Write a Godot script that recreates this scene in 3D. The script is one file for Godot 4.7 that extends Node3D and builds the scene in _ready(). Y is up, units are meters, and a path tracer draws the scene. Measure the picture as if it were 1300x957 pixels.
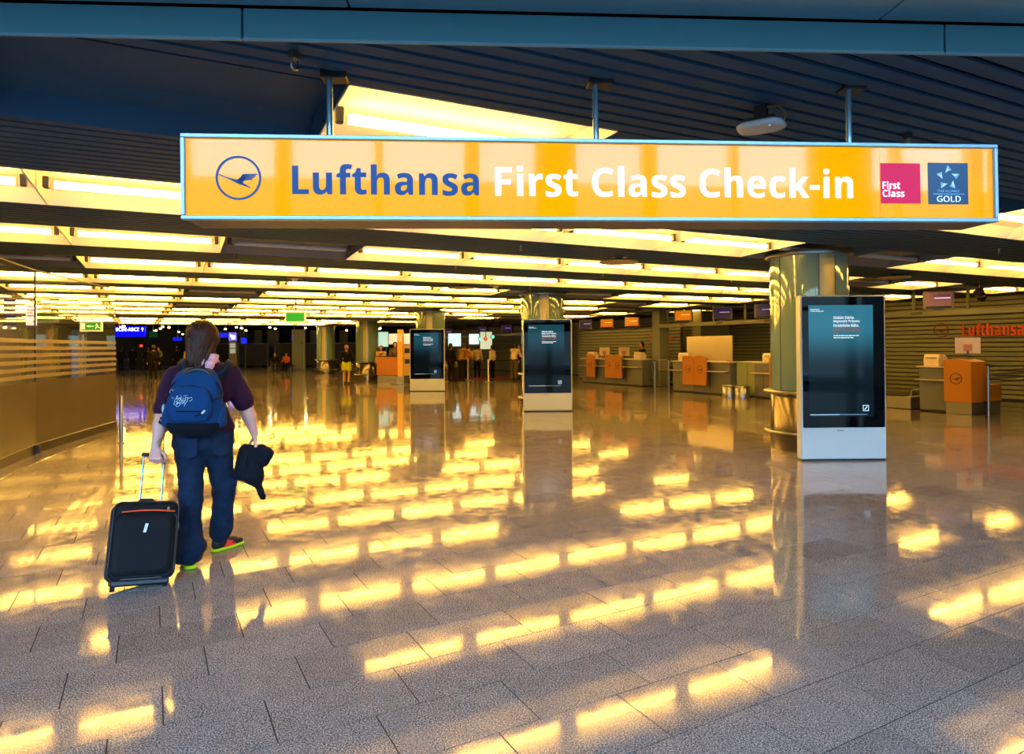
extends Node3D
# An airport check-in hall at dusk: granite floor, slatted ceiling with rows of warm tubes, a hanging sign, kiosks, pillars, counters and people.

var rng := RandomNumberGenerator.new()
var used := {}
var M := {}
var font_bold: SystemFont
var font_plain: SystemFont
const CEIL := 2.98
const ORD := ["first", "second", "third", "fourth", "fifth", "sixth", "seventh", "eighth", "ninth", "tenth", "eleventh", "twelfth", "thirteenth", "fourteenth", "fifteenth", "sixteenth", "seventeenth", "eighteenth", "nineteenth"]

# ---------------------------------------------------------------- mesh building
class MB:
	var v := PackedVector3Array()
	var n := PackedVector3Array()
	var uv := PackedVector2Array()
	var col := PackedColorArray()
	var tint := Color.WHITE
	func tri(a: Vector3, b: Vector3, c: Vector3, na: Vector3, nb: Vector3, nc: Vector3, ua := Vector2.ZERO, ub := Vector2.ZERO, uc := Vector2.ZERO) -> void:
		if (b - a).cross(c - a).dot(na + nb + nc) > 0.0:
			v.append(a); v.append(c); v.append(b)
			n.append(na); n.append(nc); n.append(nb)
			uv.append(ua); uv.append(uc); uv.append(ub)
		else:
			v.append(a); v.append(b); v.append(c)
			n.append(na); n.append(nb); n.append(nc)
			uv.append(ua); uv.append(ub); uv.append(uc)
		for i in 3:
			col.append(tint)
	func quad(a: Vector3, b: Vector3, c: Vector3, d: Vector3, na: Vector3, nb: Vector3, nc: Vector3, nd: Vector3) -> void:
		tri(a, b, c, na, nb, nc, Vector2(0, 0), Vector2(1, 0), Vector2(1, 1))
		tri(a, c, d, na, nc, nd, Vector2(0, 0), Vector2(1, 1), Vector2(0, 1))
	func flat(a: Vector3, b: Vector3, c: Vector3, d: Vector3, nn: Vector3) -> void:
		quad(a, b, c, d, nn, nn, nn, nn)
	func box(c: Vector3, s: Vector3, bas := Basis.IDENTITY) -> void:
		var h := s * 0.5
		for ax in 3:
			for sg in [-1.0, 1.0]:
				var nn := Vector3.ZERO
				nn[ax] = sg
				var b := (ax + 1) % 3
				var d := (ax + 2) % 3
				var p := []
				for k in [[-1, -1], [1, -1], [1, 1], [-1, 1]]:
					var q := Vector3.ZERO
					q[ax] = sg * h[ax]; q[b] = k[0] * h[b]; q[d] = k[1] * h[d]
					p.append(c + bas * q)
				flat(p[0], p[1], p[2], p[3], bas * nn)
	func cbox(c: Vector3, s: Vector3, ch: float, bas := Basis.IDENTITY) -> void:
		# chamfered box whose chamfers are shaded round
		var h := s * 0.5
		var pt := func(sg: Vector3, ax: int) -> Vector3:
			var q := Vector3.ZERO
			for k in 3:
				q[k] = sg[k] * (h[k] if k == ax else h[k] - ch)
			return c + bas * q
		var nm := func(sg: Vector3, ax: int) -> Vector3:
			var q := Vector3.ZERO
			q[ax] = sg[ax]
			return bas * q
		for ax in 3:
			var b := (ax + 1) % 3
			var d := (ax + 2) % 3
			for sg in [-1.0, 1.0]:
				var p := []
				var sv := Vector3.ZERO
				for k in [[-1, -1], [1, -1], [1, 1], [-1, 1]]:
					sv[ax] = sg; sv[b] = k[0]; sv[d] = k[1]
					p.append(pt.call(sv, ax))
				var nn: Vector3 = nm.call(sv, ax)
				flat(p[0], p[1], p[2], p[3], nn)
				for s2 in [-1.0, 1.0]:
					var lo := Vector3.ZERO
					lo[ax] = sg; lo[b] = s2; lo[d] = -1
					var hi := lo
					hi[d] = 1
					quad(pt.call(lo, ax), pt.call(lo, b), pt.call(hi, b), pt.call(hi, ax), nm.call(lo, ax), nm.call(lo, b), nm.call(hi, b), nm.call(hi, ax))
		for x in [-1.0, 1.0]:
			for y in [-1.0, 1.0]:
				for z in [-1.0, 1.0]:
					var sv := Vector3(x, y, z)
					tri(pt.call(sv, 0), pt.call(sv, 1), pt.call(sv, 2), nm.call(sv, 0), nm.call(sv, 1), nm.call(sv, 2))
	func tube(pts: Array, r: Variant, sides := 8, caps := true, squash := 1.0, flat_axis := Vector3.ZERO) -> void:
		# a round bar along points; r is a number or one number per point
		var cnt := pts.size()
		var prev := Vector3.ZERO
		var rings := []
		var norms := []
		for i in cnt:
			var t: Vector3 = (pts[mini(i + 1, cnt - 1)] - pts[maxi(i - 1, 0)]).normalized()
			var up := prev if prev != Vector3.ZERO else (flat_axis if flat_axis != Vector3.ZERO else (Vector3.UP if absf(t.y) < 0.9 else Vector3.RIGHT))
			var sx := (up - t * up.dot(t)).normalized()
			prev = sx
			var sy := t.cross(sx)
			var rr: float = r[i] if r is Array else r
			var ring := []
			var nr := []
			for k in sides:
				var a := TAU * k / sides
				ring.append(pts[i] + sx * cos(a) * rr * squash + sy * sin(a) * rr)
				nr.append((sx * cos(a) / squash + sy * sin(a)).normalized())
			rings.append(ring)
			norms.append(nr)
		for i in cnt - 1:
			for k in sides:
				var k2 := (k + 1) % sides
				quad(rings[i][k], rings[i][k2], rings[i + 1][k2], rings[i + 1][k], norms[i][k], norms[i][k2], norms[i + 1][k2], norms[i + 1][k])
		if caps:
			for e in [0, cnt - 1]:
				var t: Vector3 = (pts[0] - pts[1]).normalized() if e == 0 else (pts[e] - pts[e - 1]).normalized()
				for k in sides:
					tri(pts[e], rings[e][k], rings[e][(k + 1) % sides], t, t, t)
	func cyl(a: Vector3, b: Vector3, r: float, sides := 12, r2 := -1.0) -> void:
		tube([a, b], [r, r if r2 < 0 else r2], sides)
	func lathe(c: Vector3, prof: Array, sides := 24, smooth := 0.6) -> void:
		# profile of Vector2(radius, height) from bottom to top, turned round a vertical axis
		var m := prof.size()
		var sn := []
		for i in m - 1:
			var d: Vector2 = prof[i + 1] - prof[i]
			sn.append(Vector2(d.y, -d.x).normalized())
		for i in m - 1:
			var n0: Vector2 = sn[i]
			var n1: Vector2 = sn[i]
			if i > 0 and sn[i].dot(sn[i - 1]) > smooth:
				n0 = (sn[i] + sn[i - 1]).normalized()
			if i < m - 2 and sn[i].dot(sn[i + 1]) > smooth:
				n1 = (sn[i] + sn[i + 1]).normalized()
			for k in sides:
				var a := TAU * k / sides
				var b := TAU * (k + 1) / sides
				var da := Vector3(cos(a), 0, sin(a))
				var db := Vector3(cos(b), 0, sin(b))
				var p0: Vector2 = prof[i]
				var p1: Vector2 = prof[i + 1]
				quad(c + da * p0.x + Vector3.UP * p0.y, c + db * p0.x + Vector3.UP * p0.y, c + db * p1.x + Vector3.UP * p1.y, c + da * p1.x + Vector3.UP * p1.y,
					da * n0.x + Vector3.UP * n0.y, db * n0.x + Vector3.UP * n0.y, db * n1.x + Vector3.UP * n1.y, da * n1.x + Vector3.UP * n1.y)
	func prism(poly: PackedVector2Array, z0: float, z1: float, xf := Transform3D.IDENTITY) -> void:
		# a flat outline in x and y made solid between z0 and z1
		var idx := Geometry2D.triangulate_polygon(poly)
		var nz := xf.basis * Vector3(0, 0, 1)
		for t in range(0, idx.size(), 3):
			var a := poly[idx[t]]
			var b := poly[idx[t + 1]]
			var c := poly[idx[t + 2]]
			tri(xf * Vector3(a.x, a.y, z1), xf * Vector3(b.x, b.y, z1), xf * Vector3(c.x, c.y, z1), nz, nz, nz)
			tri(xf * Vector3(a.x, a.y, z0), xf * Vector3(b.x, b.y, z0), xf * Vector3(c.x, c.y, z0), -nz, -nz, -nz)
		var ccw := not Geometry2D.is_polygon_clockwise(poly)
		for i in poly.size():
			var a := poly[i]
			var b := poly[(i + 1) % poly.size()]
			var d := (b - a).normalized()
			var nn := xf.basis * (Vector3(d.y, -d.x, 0) if ccw else Vector3(-d.y, d.x, 0))
			flat(xf * Vector3(a.x, a.y, z0), xf * Vector3(b.x, b.y, z0), xf * Vector3(b.x, b.y, z1), xf * Vector3(a.x, a.y, z1), nn)
	func loft(rings: Array, caps := true) -> void:
		# closed rings of equal count, joined with smooth shading
		var cnt: int = rings[0].size()
		var nr := []
		for i in rings.size():
			var row := []
			for k in cnt:
				var du: Vector3 = rings[i][(k + 1) % cnt] - rings[i][(k + cnt - 1) % cnt]
				var dv: Vector3 = rings[mini(i + 1, rings.size() - 1)][k] - rings[maxi(i - 1, 0)][k]
				row.append(du.cross(dv).normalized())
			nr.append(row)
		var mid := Vector3.ZERO
		for p in rings[rings.size() / 2]:
			mid += p
		mid /= cnt
		var sgn := 0.0
		for k in cnt:
			sgn += nr[rings.size() / 2][k].dot(rings[rings.size() / 2][k] - mid)
		var s := 1.0 if sgn > 0 else -1.0
		for i in rings.size() - 1:
			for k in cnt:
				var k2 := (k + 1) % cnt
				quad(rings[i][k], rings[i][k2], rings[i + 1][k2], rings[i + 1][k], nr[i][k] * s, nr[i][k2] * s, nr[i + 1][k2] * s, nr[i + 1][k] * s)
		if caps:
			for e in [0, rings.size() - 1]:
				var c := Vector3.ZERO
				for p in rings[e]:
					c += p
				c /= cnt
				var inner := Vector3.ZERO
				for p in rings[1 if e == 0 else e - 1]:
					inner += p
				var t := (c - inner / cnt).normalized()
				for k in cnt:
					tri(c, rings[e][k], rings[e][(k + 1) % cnt], t, t, t)
	func ball(c: Vector3, r: Vector3, seg := 12, rows := 8, bas := Basis.IDENTITY) -> void:
		for i in rows:
			for k in seg:
				var p := []
				var q := []
				for w in [[i, k], [i, k + 1], [i + 1, k + 1], [i + 1, k]]:
					var la: float = PI * w[0] / rows - PI / 2
					var lo: float = TAU * w[1] / seg
					var d := Vector3(cos(la) * cos(lo), sin(la), cos(la) * sin(lo))
					p.append(c + bas * (d * r))
					q.append((bas * (d / r)).normalized())
				quad(p[0], p[1], p[2], p[3], q[0], q[1], q[2], q[3])
	func add(o: MB, xf := Transform3D.IDENTITY) -> void:
		v.append_array(xf * o.v)
		for k in o.n.size():
			n.append((xf.basis * o.n[k]).normalized())
		uv.append_array(o.uv)
		col.append_array(o.col)
	func mesh(colored := false) -> ArrayMesh:
		var a := []
		a.resize(Mesh.ARRAY_MAX)
		a[Mesh.ARRAY_VERTEX] = v
		a[Mesh.ARRAY_NORMAL] = n
		a[Mesh.ARRAY_TEX_UV] = uv
		if colored:
			a[Mesh.ARRAY_COLOR] = col
		var m := ArrayMesh.new()
		m.add_surface_from_arrays(Mesh.PRIMITIVE_TRIANGLES, a)
		return m
	# ---- rounded figures: round cones joined with a smooth minimum, meshed as surface nets
	func nets(prims: Array, cell: float, k := 0.03, cuts := [], rough := 0.0, xf := Transform3D.IDENTITY) -> void:
		# prims: [a, b, ra, rb] or [a, b, ra, rb, squash along z]; cuts: [normal, offset] keeps dot(normal, p) < offset
		var lo := Vector3(1e9, 1e9, 1e9)
		var hi := -lo
		for p in prims:
			var rm: float = maxf(p[2], p[3]) + k + cell * 2.0
			var e := Vector3(rm, rm, rm)
			lo = lo.min(p[0] - e).min(p[1] - e)
			hi = hi.max(p[0] + e).max(p[1] + e)
		var nx := int((hi.x - lo.x) / cell) + 2
		var ny := int((hi.y - lo.y) / cell) + 2
		var nz := int((hi.z - lo.z) / cell) + 2
		var g := PackedFloat32Array()
		g.resize(nx * ny * nz)
		g.fill(1.0)
		for p in prims:
			var a: Vector3 = p[0]
			var b: Vector3 = p[1]
			var ra: float = p[2]
			var rb: float = p[3]
			var sq: float = p[4] if p.size() > 4 else 1.0
			var ab := b - a
			ab.z *= sq
			var l2 := maxf(ab.length_squared(), 1e-9)
			var rm := maxf(ra, rb) + k + cell * 1.5
			var x0 := maxi(0, int((minf(a.x, b.x) - rm - lo.x) / cell))
			var x1 := mini(nx - 1, int((maxf(a.x, b.x) + rm - lo.x) / cell) + 1)
			var y0 := maxi(0, int((minf(a.y, b.y) - rm - lo.y) / cell))
			var y1 := mini(ny - 1, int((maxf(a.y, b.y) + rm - lo.y) / cell) + 1)
			var z0 := maxi(0, int((minf(a.z, b.z) - rm - lo.z) / cell))
			var z1 := mini(nz - 1, int((maxf(a.z, b.z) + rm - lo.z) / cell) + 1)
			for iz in range(z0, z1 + 1):
				for iy in range(y0, y1 + 1):
					var at := (iz * ny + iy) * nx
					for ix in range(x0, x1 + 1):
						var q := Vector3(lo.x + ix * cell - a.x, lo.y + iy * cell - a.y, (lo.z + iz * cell - a.z) * sq)
						var t := clampf(q.dot(ab) / l2, 0.0, 1.0)
						var d := (q - ab * t).length() - ra - (rb - ra) * t
						var o := g[at + ix]
						var h := maxf(k - absf(d - o), 0.0)
						g[at + ix] = minf(d, o) - h * h / (4.0 * k)
		if rough > 0.0:
			var fn := FastNoiseLite.new()
			fn.seed = 5
			fn.frequency = 9.0
			for iz in nz:
				for iy in ny:
					for ix in nx:
						var at := (iz * ny + iy) * nx + ix
						if absf(g[at]) < 0.06:
							g[at] += rough * fn.get_noise_3d(lo.x + ix * cell, lo.y + iy * cell, lo.z + iz * cell)
		for c in cuts:
			var cn: Vector3 = c[0]
			for iz in nz:
				for iy in ny:
					var at := (iz * ny + iy) * nx
					var base: float = cn.dot(Vector3(lo.x, lo.y + iy * cell, lo.z + iz * cell)) - c[1]
					for ix in nx:
						g[at + ix] = maxf(g[at + ix], base + cn.x * ix * cell)
		var id := PackedInt32Array()
		id.resize(nx * ny * nz)
		id.fill(-1)
		var pv := PackedVector3Array()
		var sxy := nx * ny
		var off := [0, 1, nx, nx + 1, sxy, sxy + 1, sxy + nx, sxy + nx + 1]
		var edges := [[0, 1], [2, 3], [4, 5], [6, 7], [0, 2], [1, 3], [4, 6], [5, 7], [0, 4], [1, 5], [2, 6], [3, 7]]
		var cp := []
		for i in 8:
			cp.append(Vector3(i & 1, (i >> 1) & 1, (i >> 2) & 1))
		for iz in nz - 1:
			for iy in ny - 1:
				for ix in nx - 1:
					var at := (iz * ny + iy) * nx + ix
					var neg := 0
					for i in 8:
						if g[at + off[i]] < 0.0:
							neg += 1
					if neg == 0 or neg == 8:
						continue
					var s := Vector3.ZERO
					var c := 0
					for e in edges:
						var ga: float = g[at + off[e[0]]]
						var gb: float = g[at + off[e[1]]]
						if (ga < 0.0) != (gb < 0.0):
							s += cp[e[0]].lerp(cp[e[1]], ga / (ga - gb))
							c += 1
					id[at] = pv.size()
					pv.append(lo + (Vector3(ix, iy, iz) + s / c) * cell)
		var faces := PackedInt32Array()
		for iz in range(1, nz - 1):
			for iy in range(1, ny - 1):
				for ix in range(1, nx - 1):
					var at := (iz * ny + iy) * nx + ix
					var g0 := g[at] < 0.0
					if g0 != (g[at + 1] < 0.0):
						var f := [id[at], id[at - nx], id[at - nx - sxy], id[at - sxy]]
						faces.append_array(PackedInt32Array(f if g0 else [f[0], f[3], f[2], f[1]]))
					if g0 != (g[at + nx] < 0.0):
						var f := [id[at], id[at - sxy], id[at - sxy - 1], id[at - 1]]
						faces.append_array(PackedInt32Array(f if g0 else [f[0], f[3], f[2], f[1]]))
					if g0 != (g[at + sxy] < 0.0):
						var f := [id[at], id[at - 1], id[at - 1 - nx], id[at - nx]]
						faces.append_array(PackedInt32Array(f if g0 else [f[0], f[3], f[2], f[1]]))
		var nrm := PackedVector3Array()
		nrm.resize(pv.size())
		for i in pv.size():  # outward: the field's slope at the vertex
			var q := (pv[i] - lo) / cell
			var ix := clampi(int(q.x + 0.5), 1, nx - 2)
			var iy := clampi(int(q.y + 0.5), 1, ny - 2)
			var iz := clampi(int(q.z + 0.5), 1, nz - 2)
			var at := (iz * ny + iy) * nx + ix
			nrm[i] = Vector3(g[at + 1] - g[at - 1], g[at + nx] - g[at - nx], g[at + sxy] - g[at - sxy])
		var acc := PackedVector3Array()
		acc.resize(pv.size())
		for f in range(0, faces.size(), 4):
			var a := pv[faces[f]]
			var nn := (pv[faces[f + 2]] - a).cross(pv[faces[f + 3]] - pv[faces[f + 1]])
			if nn.dot(nrm[faces[f]] + nrm[faces[f + 2]]) < 0.0:
				nn = -nn
			for j in 4:
				acc[faces[f + j]] += nn
		for i in pv.size():
			acc[i] = (xf.basis * acc[i]).normalized()
			pv[i] = xf * pv[i]
		for f in range(0, faces.size(), 4):
			var i0 := faces[f]
			var i1 := faces[f + 1]
			var i2 := faces[f + 2]
			var i3 := faces[f + 3]
			tri(pv[i0], pv[i1], pv[i2], acc[i0], acc[i1], acc[i2])
			tri(pv[i0], pv[i2], pv[i3], acc[i0], acc[i2], acc[i3])

# ---------------------------------------------------------------- scene tree helpers
func numbered(called: String) -> String:
	if used.has(called):
		used[called] += 1
		return "%s_%03d" % [called, used[called]]
	used[called] = 0
	return called

func tag(o: Node3D, label: String, category: String, group := "", kind := "") -> void:
	o.set_meta("label", label)
	o.set_meta("category", category)
	if group != "":
		o.set_meta("group", group)
	if kind != "":
		o.set_meta("kind", kind)

func thing(called: String, label: String, category: String, at := Vector3.ZERO, turn := 0.0, group := "") -> Node3D:
	var o := Node3D.new()
	o.name = numbered(called)
	add_child(o)
	o.position = at
	o.rotation.y = turn
	tag(o, label, category, group)
	return o

func obj(called: String, mesh: Mesh, mat: Material, parent: Node3D = null) -> MeshInstance3D:
	var o := MeshInstance3D.new()
	o.mesh = mesh
	o.material_override = mat
	if parent == null:
		o.name = numbered(called)
		add_child(o)
	else:
		o.name = called
		parent.add_child(o, true)
	return o

func build(called: String, b: MB, mat: Material, parent: Node3D = null) -> MeshInstance3D:
	return obj(called, b.mesh(), mat, parent)

func struct(called: String, label: String) -> Node3D:
	var o := Node3D.new()
	o.name = numbered(called)
	add_child(o)
	o.set_meta("kind", "structure")
	if label != "":
		o.set_meta("label", label)
	return o

func mat(color: Color, rough := 0.5, metal := 0.0, spec := 0.5) -> StandardMaterial3D:
	var m := StandardMaterial3D.new()
	m.albedo_color = color
	m.roughness = rough
	m.metallic = metal
	m.metallic_specular = spec
	return m

func glow(color: Color, energy: float, base := Color(0.8, 0.8, 0.8)) -> StandardMaterial3D:
	var m := mat(base, 0.4)
	m.emission_enabled = true
	m.emission = color
	m.emission_energy_multiplier = energy
	return m

func lettering(called: String, text: String, parent: Node3D, at: Vector3, width: float, height: float, m: Material, depth := 0.004, bold := true, facing := Basis.IDENTITY) -> MeshInstance3D:
	# raised letters whose box is fitted to width and height, lower left corner at «at»
	var t := TextMesh.new()
	t.font = font_bold if bold else font_plain
	t.font_size = 96
	t.pixel_size = 0.01
	t.depth = 0.01
	t.curve_step = 3.0
	t.text = text
	var bb := t.get_aabb()
	var o := obj(called, t, m, parent)
	var sc := Vector3(width / bb.size.x, height / bb.size.y, depth / 0.01)
	var bs := facing * Basis.from_scale(sc)
	o.transform = Transform3D(bs, at - bs * Vector3(bb.position.x, bb.position.y, bb.position.z))
	return o

func noise_image(seed_: int, freq: float, size: int, kind := FastNoiseLite.TYPE_SIMPLEX_SMOOTH, octaves := 1) -> PackedByteArray:
	var f := FastNoiseLite.new()
	f.seed = seed_
	f.noise_type = kind
	f.frequency = freq
	f.fractal_octaves = octaves
	f.fractal_type = FastNoiseLite.FRACTAL_FBM if octaves > 1 else FastNoiseLite.FRACTAL_NONE
	return f.get_seamless_image(size, size, false, false, 0.15).get_data()

func rrect(w: float, h: float, r: float, seg := 4) -> PackedVector2Array:
	var p := PackedVector2Array()
	for q in 4:
		var c := Vector2((w / 2 - r) * (1 if q in [0, 3] else -1), (h / 2 - r) * (1 if q < 2 else -1))
		for i in seg + 1:
			var a := PI / 2 * (q + float(i) / seg)
			p.append(c + Vector2(cos(a), sin(a)) * r)
	return p

func _ready() -> void:
	rng.seed = 77
	# ---- camera: a 24 mm view, level with the eyes, turned a little to the right of the hall's long axis
	var cam := Camera3D.new()
	cam.name = "camera"
	cam.position = Vector3(0, 1.575, 0)
	cam.rotation = Vector3(deg_to_rad(0.445), deg_to_rad(-28.665), deg_to_rad(-0.408))
	cam.projection = Camera3D.PROJECTION_FRUSTUM
	cam.near = 0.05
	cam.far = 300.0
	cam.size = 0.05 * 957.0 / 838.98
	cam.frustum_offset = Vector2(0, -0.05 * 44.5 / 838.98)
	add_child(cam)
	cam.current = true
	# ---- sky and exposure
	var env := Environment.new()
	env.background_mode = Environment.BG_SKY
	var sky := Sky.new()
	var sm := ProceduralSkyMaterial.new()
	sm.sky_top_color = Color(0.52, 0.72, 0.94)
	sm.sky_horizon_color = Color(0.79, 0.91, 1.0)
	sm.sky_curve = 0.15
	sm.ground_bottom_color = Color(0.16, 0.17, 0.18)
	sm.ground_horizon_color = Color(0.35, 0.37, 0.40)
	sm.sky_energy_multiplier = SKY_ENERGY
	sm.ground_energy_multiplier = 0.6
	sky.sky_material = sm
	env.sky = sky
	env.tonemap_mode = Environment.TONE_MAPPER_LINEAR
	env.tonemap_exposure = 1.3
	env.sdfgi_enabled = true
	env.ssao_enabled = true
	env.ssil_enabled = true
	var we := WorldEnvironment.new()
	we.name = "surroundings"
	we.environment = env
	add_child(we)
	materials()
	shell()
	ceiling_and_lamps()
	hanging_sign()
	kiosks()
	pillars()
	glass_screen()
	counters()
	traveller()
	hall_people()
	far_hall()

const SKY_ENERGY := 4.4
const LAMP_COLOR := Color(1.0, 0.735, 0.29)   # sRGB of the tubes' warm light
const TUBE_GLOW := 33.0
const LAMP_ENERGY := 1.0

func materials() -> void:
	font_bold = SystemFont.new()
	font_bold.font_names = ["Droid Sans"]
	font_bold.font_weight = 700
	font_plain = SystemFont.new()
	font_plain.font_names = ["Droid Sans"]
	# polished granite: salt and pepper grains over slow clouds
	var n := 1024
	var a := noise_image(3, 0.30, n)
	var b := noise_image(8, 0.13, n)
	var c := noise_image(11, 0.012, n, FastNoiseLite.TYPE_SIMPLEX_SMOOTH, 3)
	var d := noise_image(21, 0.45, n, FastNoiseLite.TYPE_VALUE)
	var px := PackedByteArray()
	px.resize(n * n * 3)
	for i in n * n:
		var g := 150.0 + (c[i] - 128) * 0.07
		g += (a[i] - 128) * 0.52 + (b[i] - 128) * 0.36
		if a[i] < 88:
			g -= 46.0
		elif a[i] > 172:
			g += 26.0
		if d[i] > 196 and b[i] < 140:
			g -= 30.0
		g = clampf(g, 30.0, 235.0)
		px[i * 3] = int(g)
		px[i * 3 + 1] = int(g * 0.985)
		px[i * 3 + 2] = int(clampf(g * 0.97 + 2.0, 0, 255))
	var im := Image.create_from_data(n, n, false, Image.FORMAT_RGB8, px)
	var tex := ImageTexture.create_from_image(im)
	var fine := noise_image(31, 0.02, 512, FastNoiseLite.TYPE_SIMPLEX_SMOOTH, 3)
	var rp := PackedByteArray()
	rp.resize(512 * 512 * 3)
	for i in 512 * 512:
		var r := int(clampf(17.0 + (fine[i] - 128) * 0.10, 8, 36))
		rp[i * 3] = r; rp[i * 3 + 1] = r; rp[i * 3 + 2] = r
	var rtex := ImageTexture.create_from_image(Image.create_from_data(512, 512, false, Image.FORMAT_RGB8, rp))
	for k in 4:
		var t: float = [1.0, 0.965, 1.03, 0.93][k]
		var m := mat(Color(0.90 * t, 0.87 * t, 0.83 * t), 1.0, 0.0, 0.5)
		m.albedo_texture = tex
		m.roughness_texture = rtex
		m.uv1_triplanar = true
		m.uv1_world_triplanar = true
		m.uv1_scale = Vector3(0.62, 0.62, 0.62)
		m.vertex_color_use_as_albedo = k == 0
		M["granite%d" % k] = m
	M.grout = mat(Color(0.08, 0.075, 0.07), 0.9)
	M.slat = mat(Color(0.17, 0.295, 0.385), 0.5, 0.0, 0.2)
	M.void = mat(Color(0.02, 0.02, 0.022), 0.95, 0.0, 0.1)
	M.trough_off = mat(Color(0.46, 0.47, 0.48), 0.45)
	M.trough_cover = mat(Color(0.17, 0.30, 0.40), 0.5, 0.0, 0.2)
	M.reflector = mat(Color(0.95, 0.95, 0.93), 0.45)
	M.fascia = mat(Color(0.24, 0.43, 0.47), 0.38, 0.25, 0.5)
	M.soffit = mat(Color(0.34, 0.50, 0.56), 0.4, 0.2, 0.5)
	M.steel = mat(Color(0.62, 0.63, 0.64), 0.28, 1.0)
	M.satin = mat(Color(0.55, 0.55, 0.54), 0.42, 1.0)
	M.alu = mat(Color(0.80, 0.82, 0.84), 0.35, 0.6)
	M.black = mat(Color(0.03, 0.03, 0.032), 0.5)
	M.rubber = mat(Color(0.04, 0.04, 0.04), 0.85)
	M.white = mat(Color(0.86, 0.86, 0.85), 0.35)
	M.beige = mat(Color(0.43, 0.45, 0.35), 0.45)
	M.wall = mat(Color(0.55, 0.52, 0.46), 0.6)
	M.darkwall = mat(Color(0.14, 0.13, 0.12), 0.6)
	M.orange = mat(Color(0.66, 0.41, 0.06), 0.4)
	M.counter = mat(Color(0.42, 0.43, 0.41), 0.4, 0.4)
	M.tube = glow(LAMP_COLOR, TUBE_GLOW)
	M.tube_off = mat(Color(0.75, 0.74, 0.72), 0.4)
	M.bracket = mat(Color(0.30, 0.30, 0.32), 0.4, 0.5)

const TW := 0.6005
const TD := 0.3685

func shell() -> void:
	# ---- floor: granite slabs 60 by 37 cm in thirds bond, each a slab of its own near the eye
	var fl := struct("floor", "polished speckled granite slab floor")
	var bed := MB.new()
	bed.box(Vector3(6, -0.1518, -26), Vector3(60, 0.3, 96))
	build("screed", bed, M.grout, fl)
	var slabs := []
	for k in 3:
		var b := MB.new()
		slab(b, Vector3.ZERO, Basis.IDENTITY, 0.0)
		slabs.append(b.mesh(true))
	var far := MB.new()
	var fwd := Vector3(0.4797, 0, -0.8774)
	var right := Vector3(0.8774, 0, 0.4797)
	var near_count := 0
	for r in range(-34, 175):
		var zc := -3.888 - TD * (r + 0.5)
		var x0 := 1.0435 + fposmod(0.2002 * r, TW)
		var i0 := int((-9.0 - x0) / TW)
		var i1 := int((23.0 - x0) / TW)
		for i in range(i0, i1):
			var c := Vector3(x0 + TW * (i + 0.5), 0, zc)
			var d := c.dot(fwd)
			if zc > 2.0 and absf(c.x) > 9.0:
				continue
			var tilt := Basis.from_euler(Vector3(rng.randfn(0, 0.0011), 0, rng.randfn(0, 0.0009)))
			var v := rng.randi_range(0, 9)
			if d > 2.2 and d < 9.3 and absf(c.dot(right)) < d * 0.80 + 0.2 and near_count < 300:
				near_count += 1
				var t := obj("floor_tile", slabs[rng.randi_range(0, 2)], M["granite%d" % [0, 0, 0, 0, 1, 1, 2, 2, 3, 0][v]], fl)
				t.transform = Transform3D(tilt, c)
			else:
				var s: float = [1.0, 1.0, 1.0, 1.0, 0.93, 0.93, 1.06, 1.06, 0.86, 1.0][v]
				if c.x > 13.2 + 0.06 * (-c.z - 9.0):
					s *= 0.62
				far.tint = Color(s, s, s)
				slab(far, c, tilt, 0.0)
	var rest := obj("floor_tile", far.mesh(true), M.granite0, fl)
	rest.set_meta("kind", "stuff")
	# ---- outer walls, roof slab
	var cs := struct("ceiling", "ceiling of grey metal slats with wide light troughs")
	var b := MB.new()
	# cut along the entrance front; prism outline in x and -z, standing on its edge
	var flat_xf := Transform3D(Basis(Vector3(1, 0, 0), Vector3(0, 0, -1), Vector3(0, 1, 0)), Vector3.ZERO)
	b.prism(PackedVector2Array([Vector2(-8, -front_z(-8.0, -2.55)), Vector2(23, -front_z(23.0, -2.55)), Vector2(23, 72), Vector2(-8, 72)]), 3.42, 3.82, flat_xf)
	build("roof_slab", b, M.void, cs)
	set_meta("ceiling", cs)
	var wl := struct("wall_left", "beige wall along the left of the hall")
	b = MB.new()
	b.box(Vector3(-6.2, 1.7, -36), Vector3(0.3, 3.6, 66))
	build("plaster", b, M.wall, wl)
	var wr := struct("wall_right", "wall of horizontal metal slats behind the counters")
	b = MB.new()
	b.box(Vector3(21.0, 1.7, -32.2), Vector3(0.3, 3.6, 79))
	build("backing", b, M.darkwall, wr)
	for i in 22:
		b = MB.new()
		b.cbox(Vector3(20.81, 0.10 + i * 0.131, -36), Vector3(0.05, 0.105, 68), 0.012)
		build("slat", b, M.beige, wr)
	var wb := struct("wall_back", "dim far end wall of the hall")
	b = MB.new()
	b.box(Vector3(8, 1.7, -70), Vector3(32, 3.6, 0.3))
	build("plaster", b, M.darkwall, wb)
	entrance()

func front_z(x: float, n: float) -> float:
	# z of the line that lies n metres from the eye's foot along the entrance front's axis, at x
	var th := deg_to_rad(ETURN)
	return (n + x * sin(th)) / cos(th)

func front_x(z: float, n: float) -> float:
	var th := deg_to_rad(ETURN)
	return (z * cos(th) - n) / sin(th)

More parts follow.
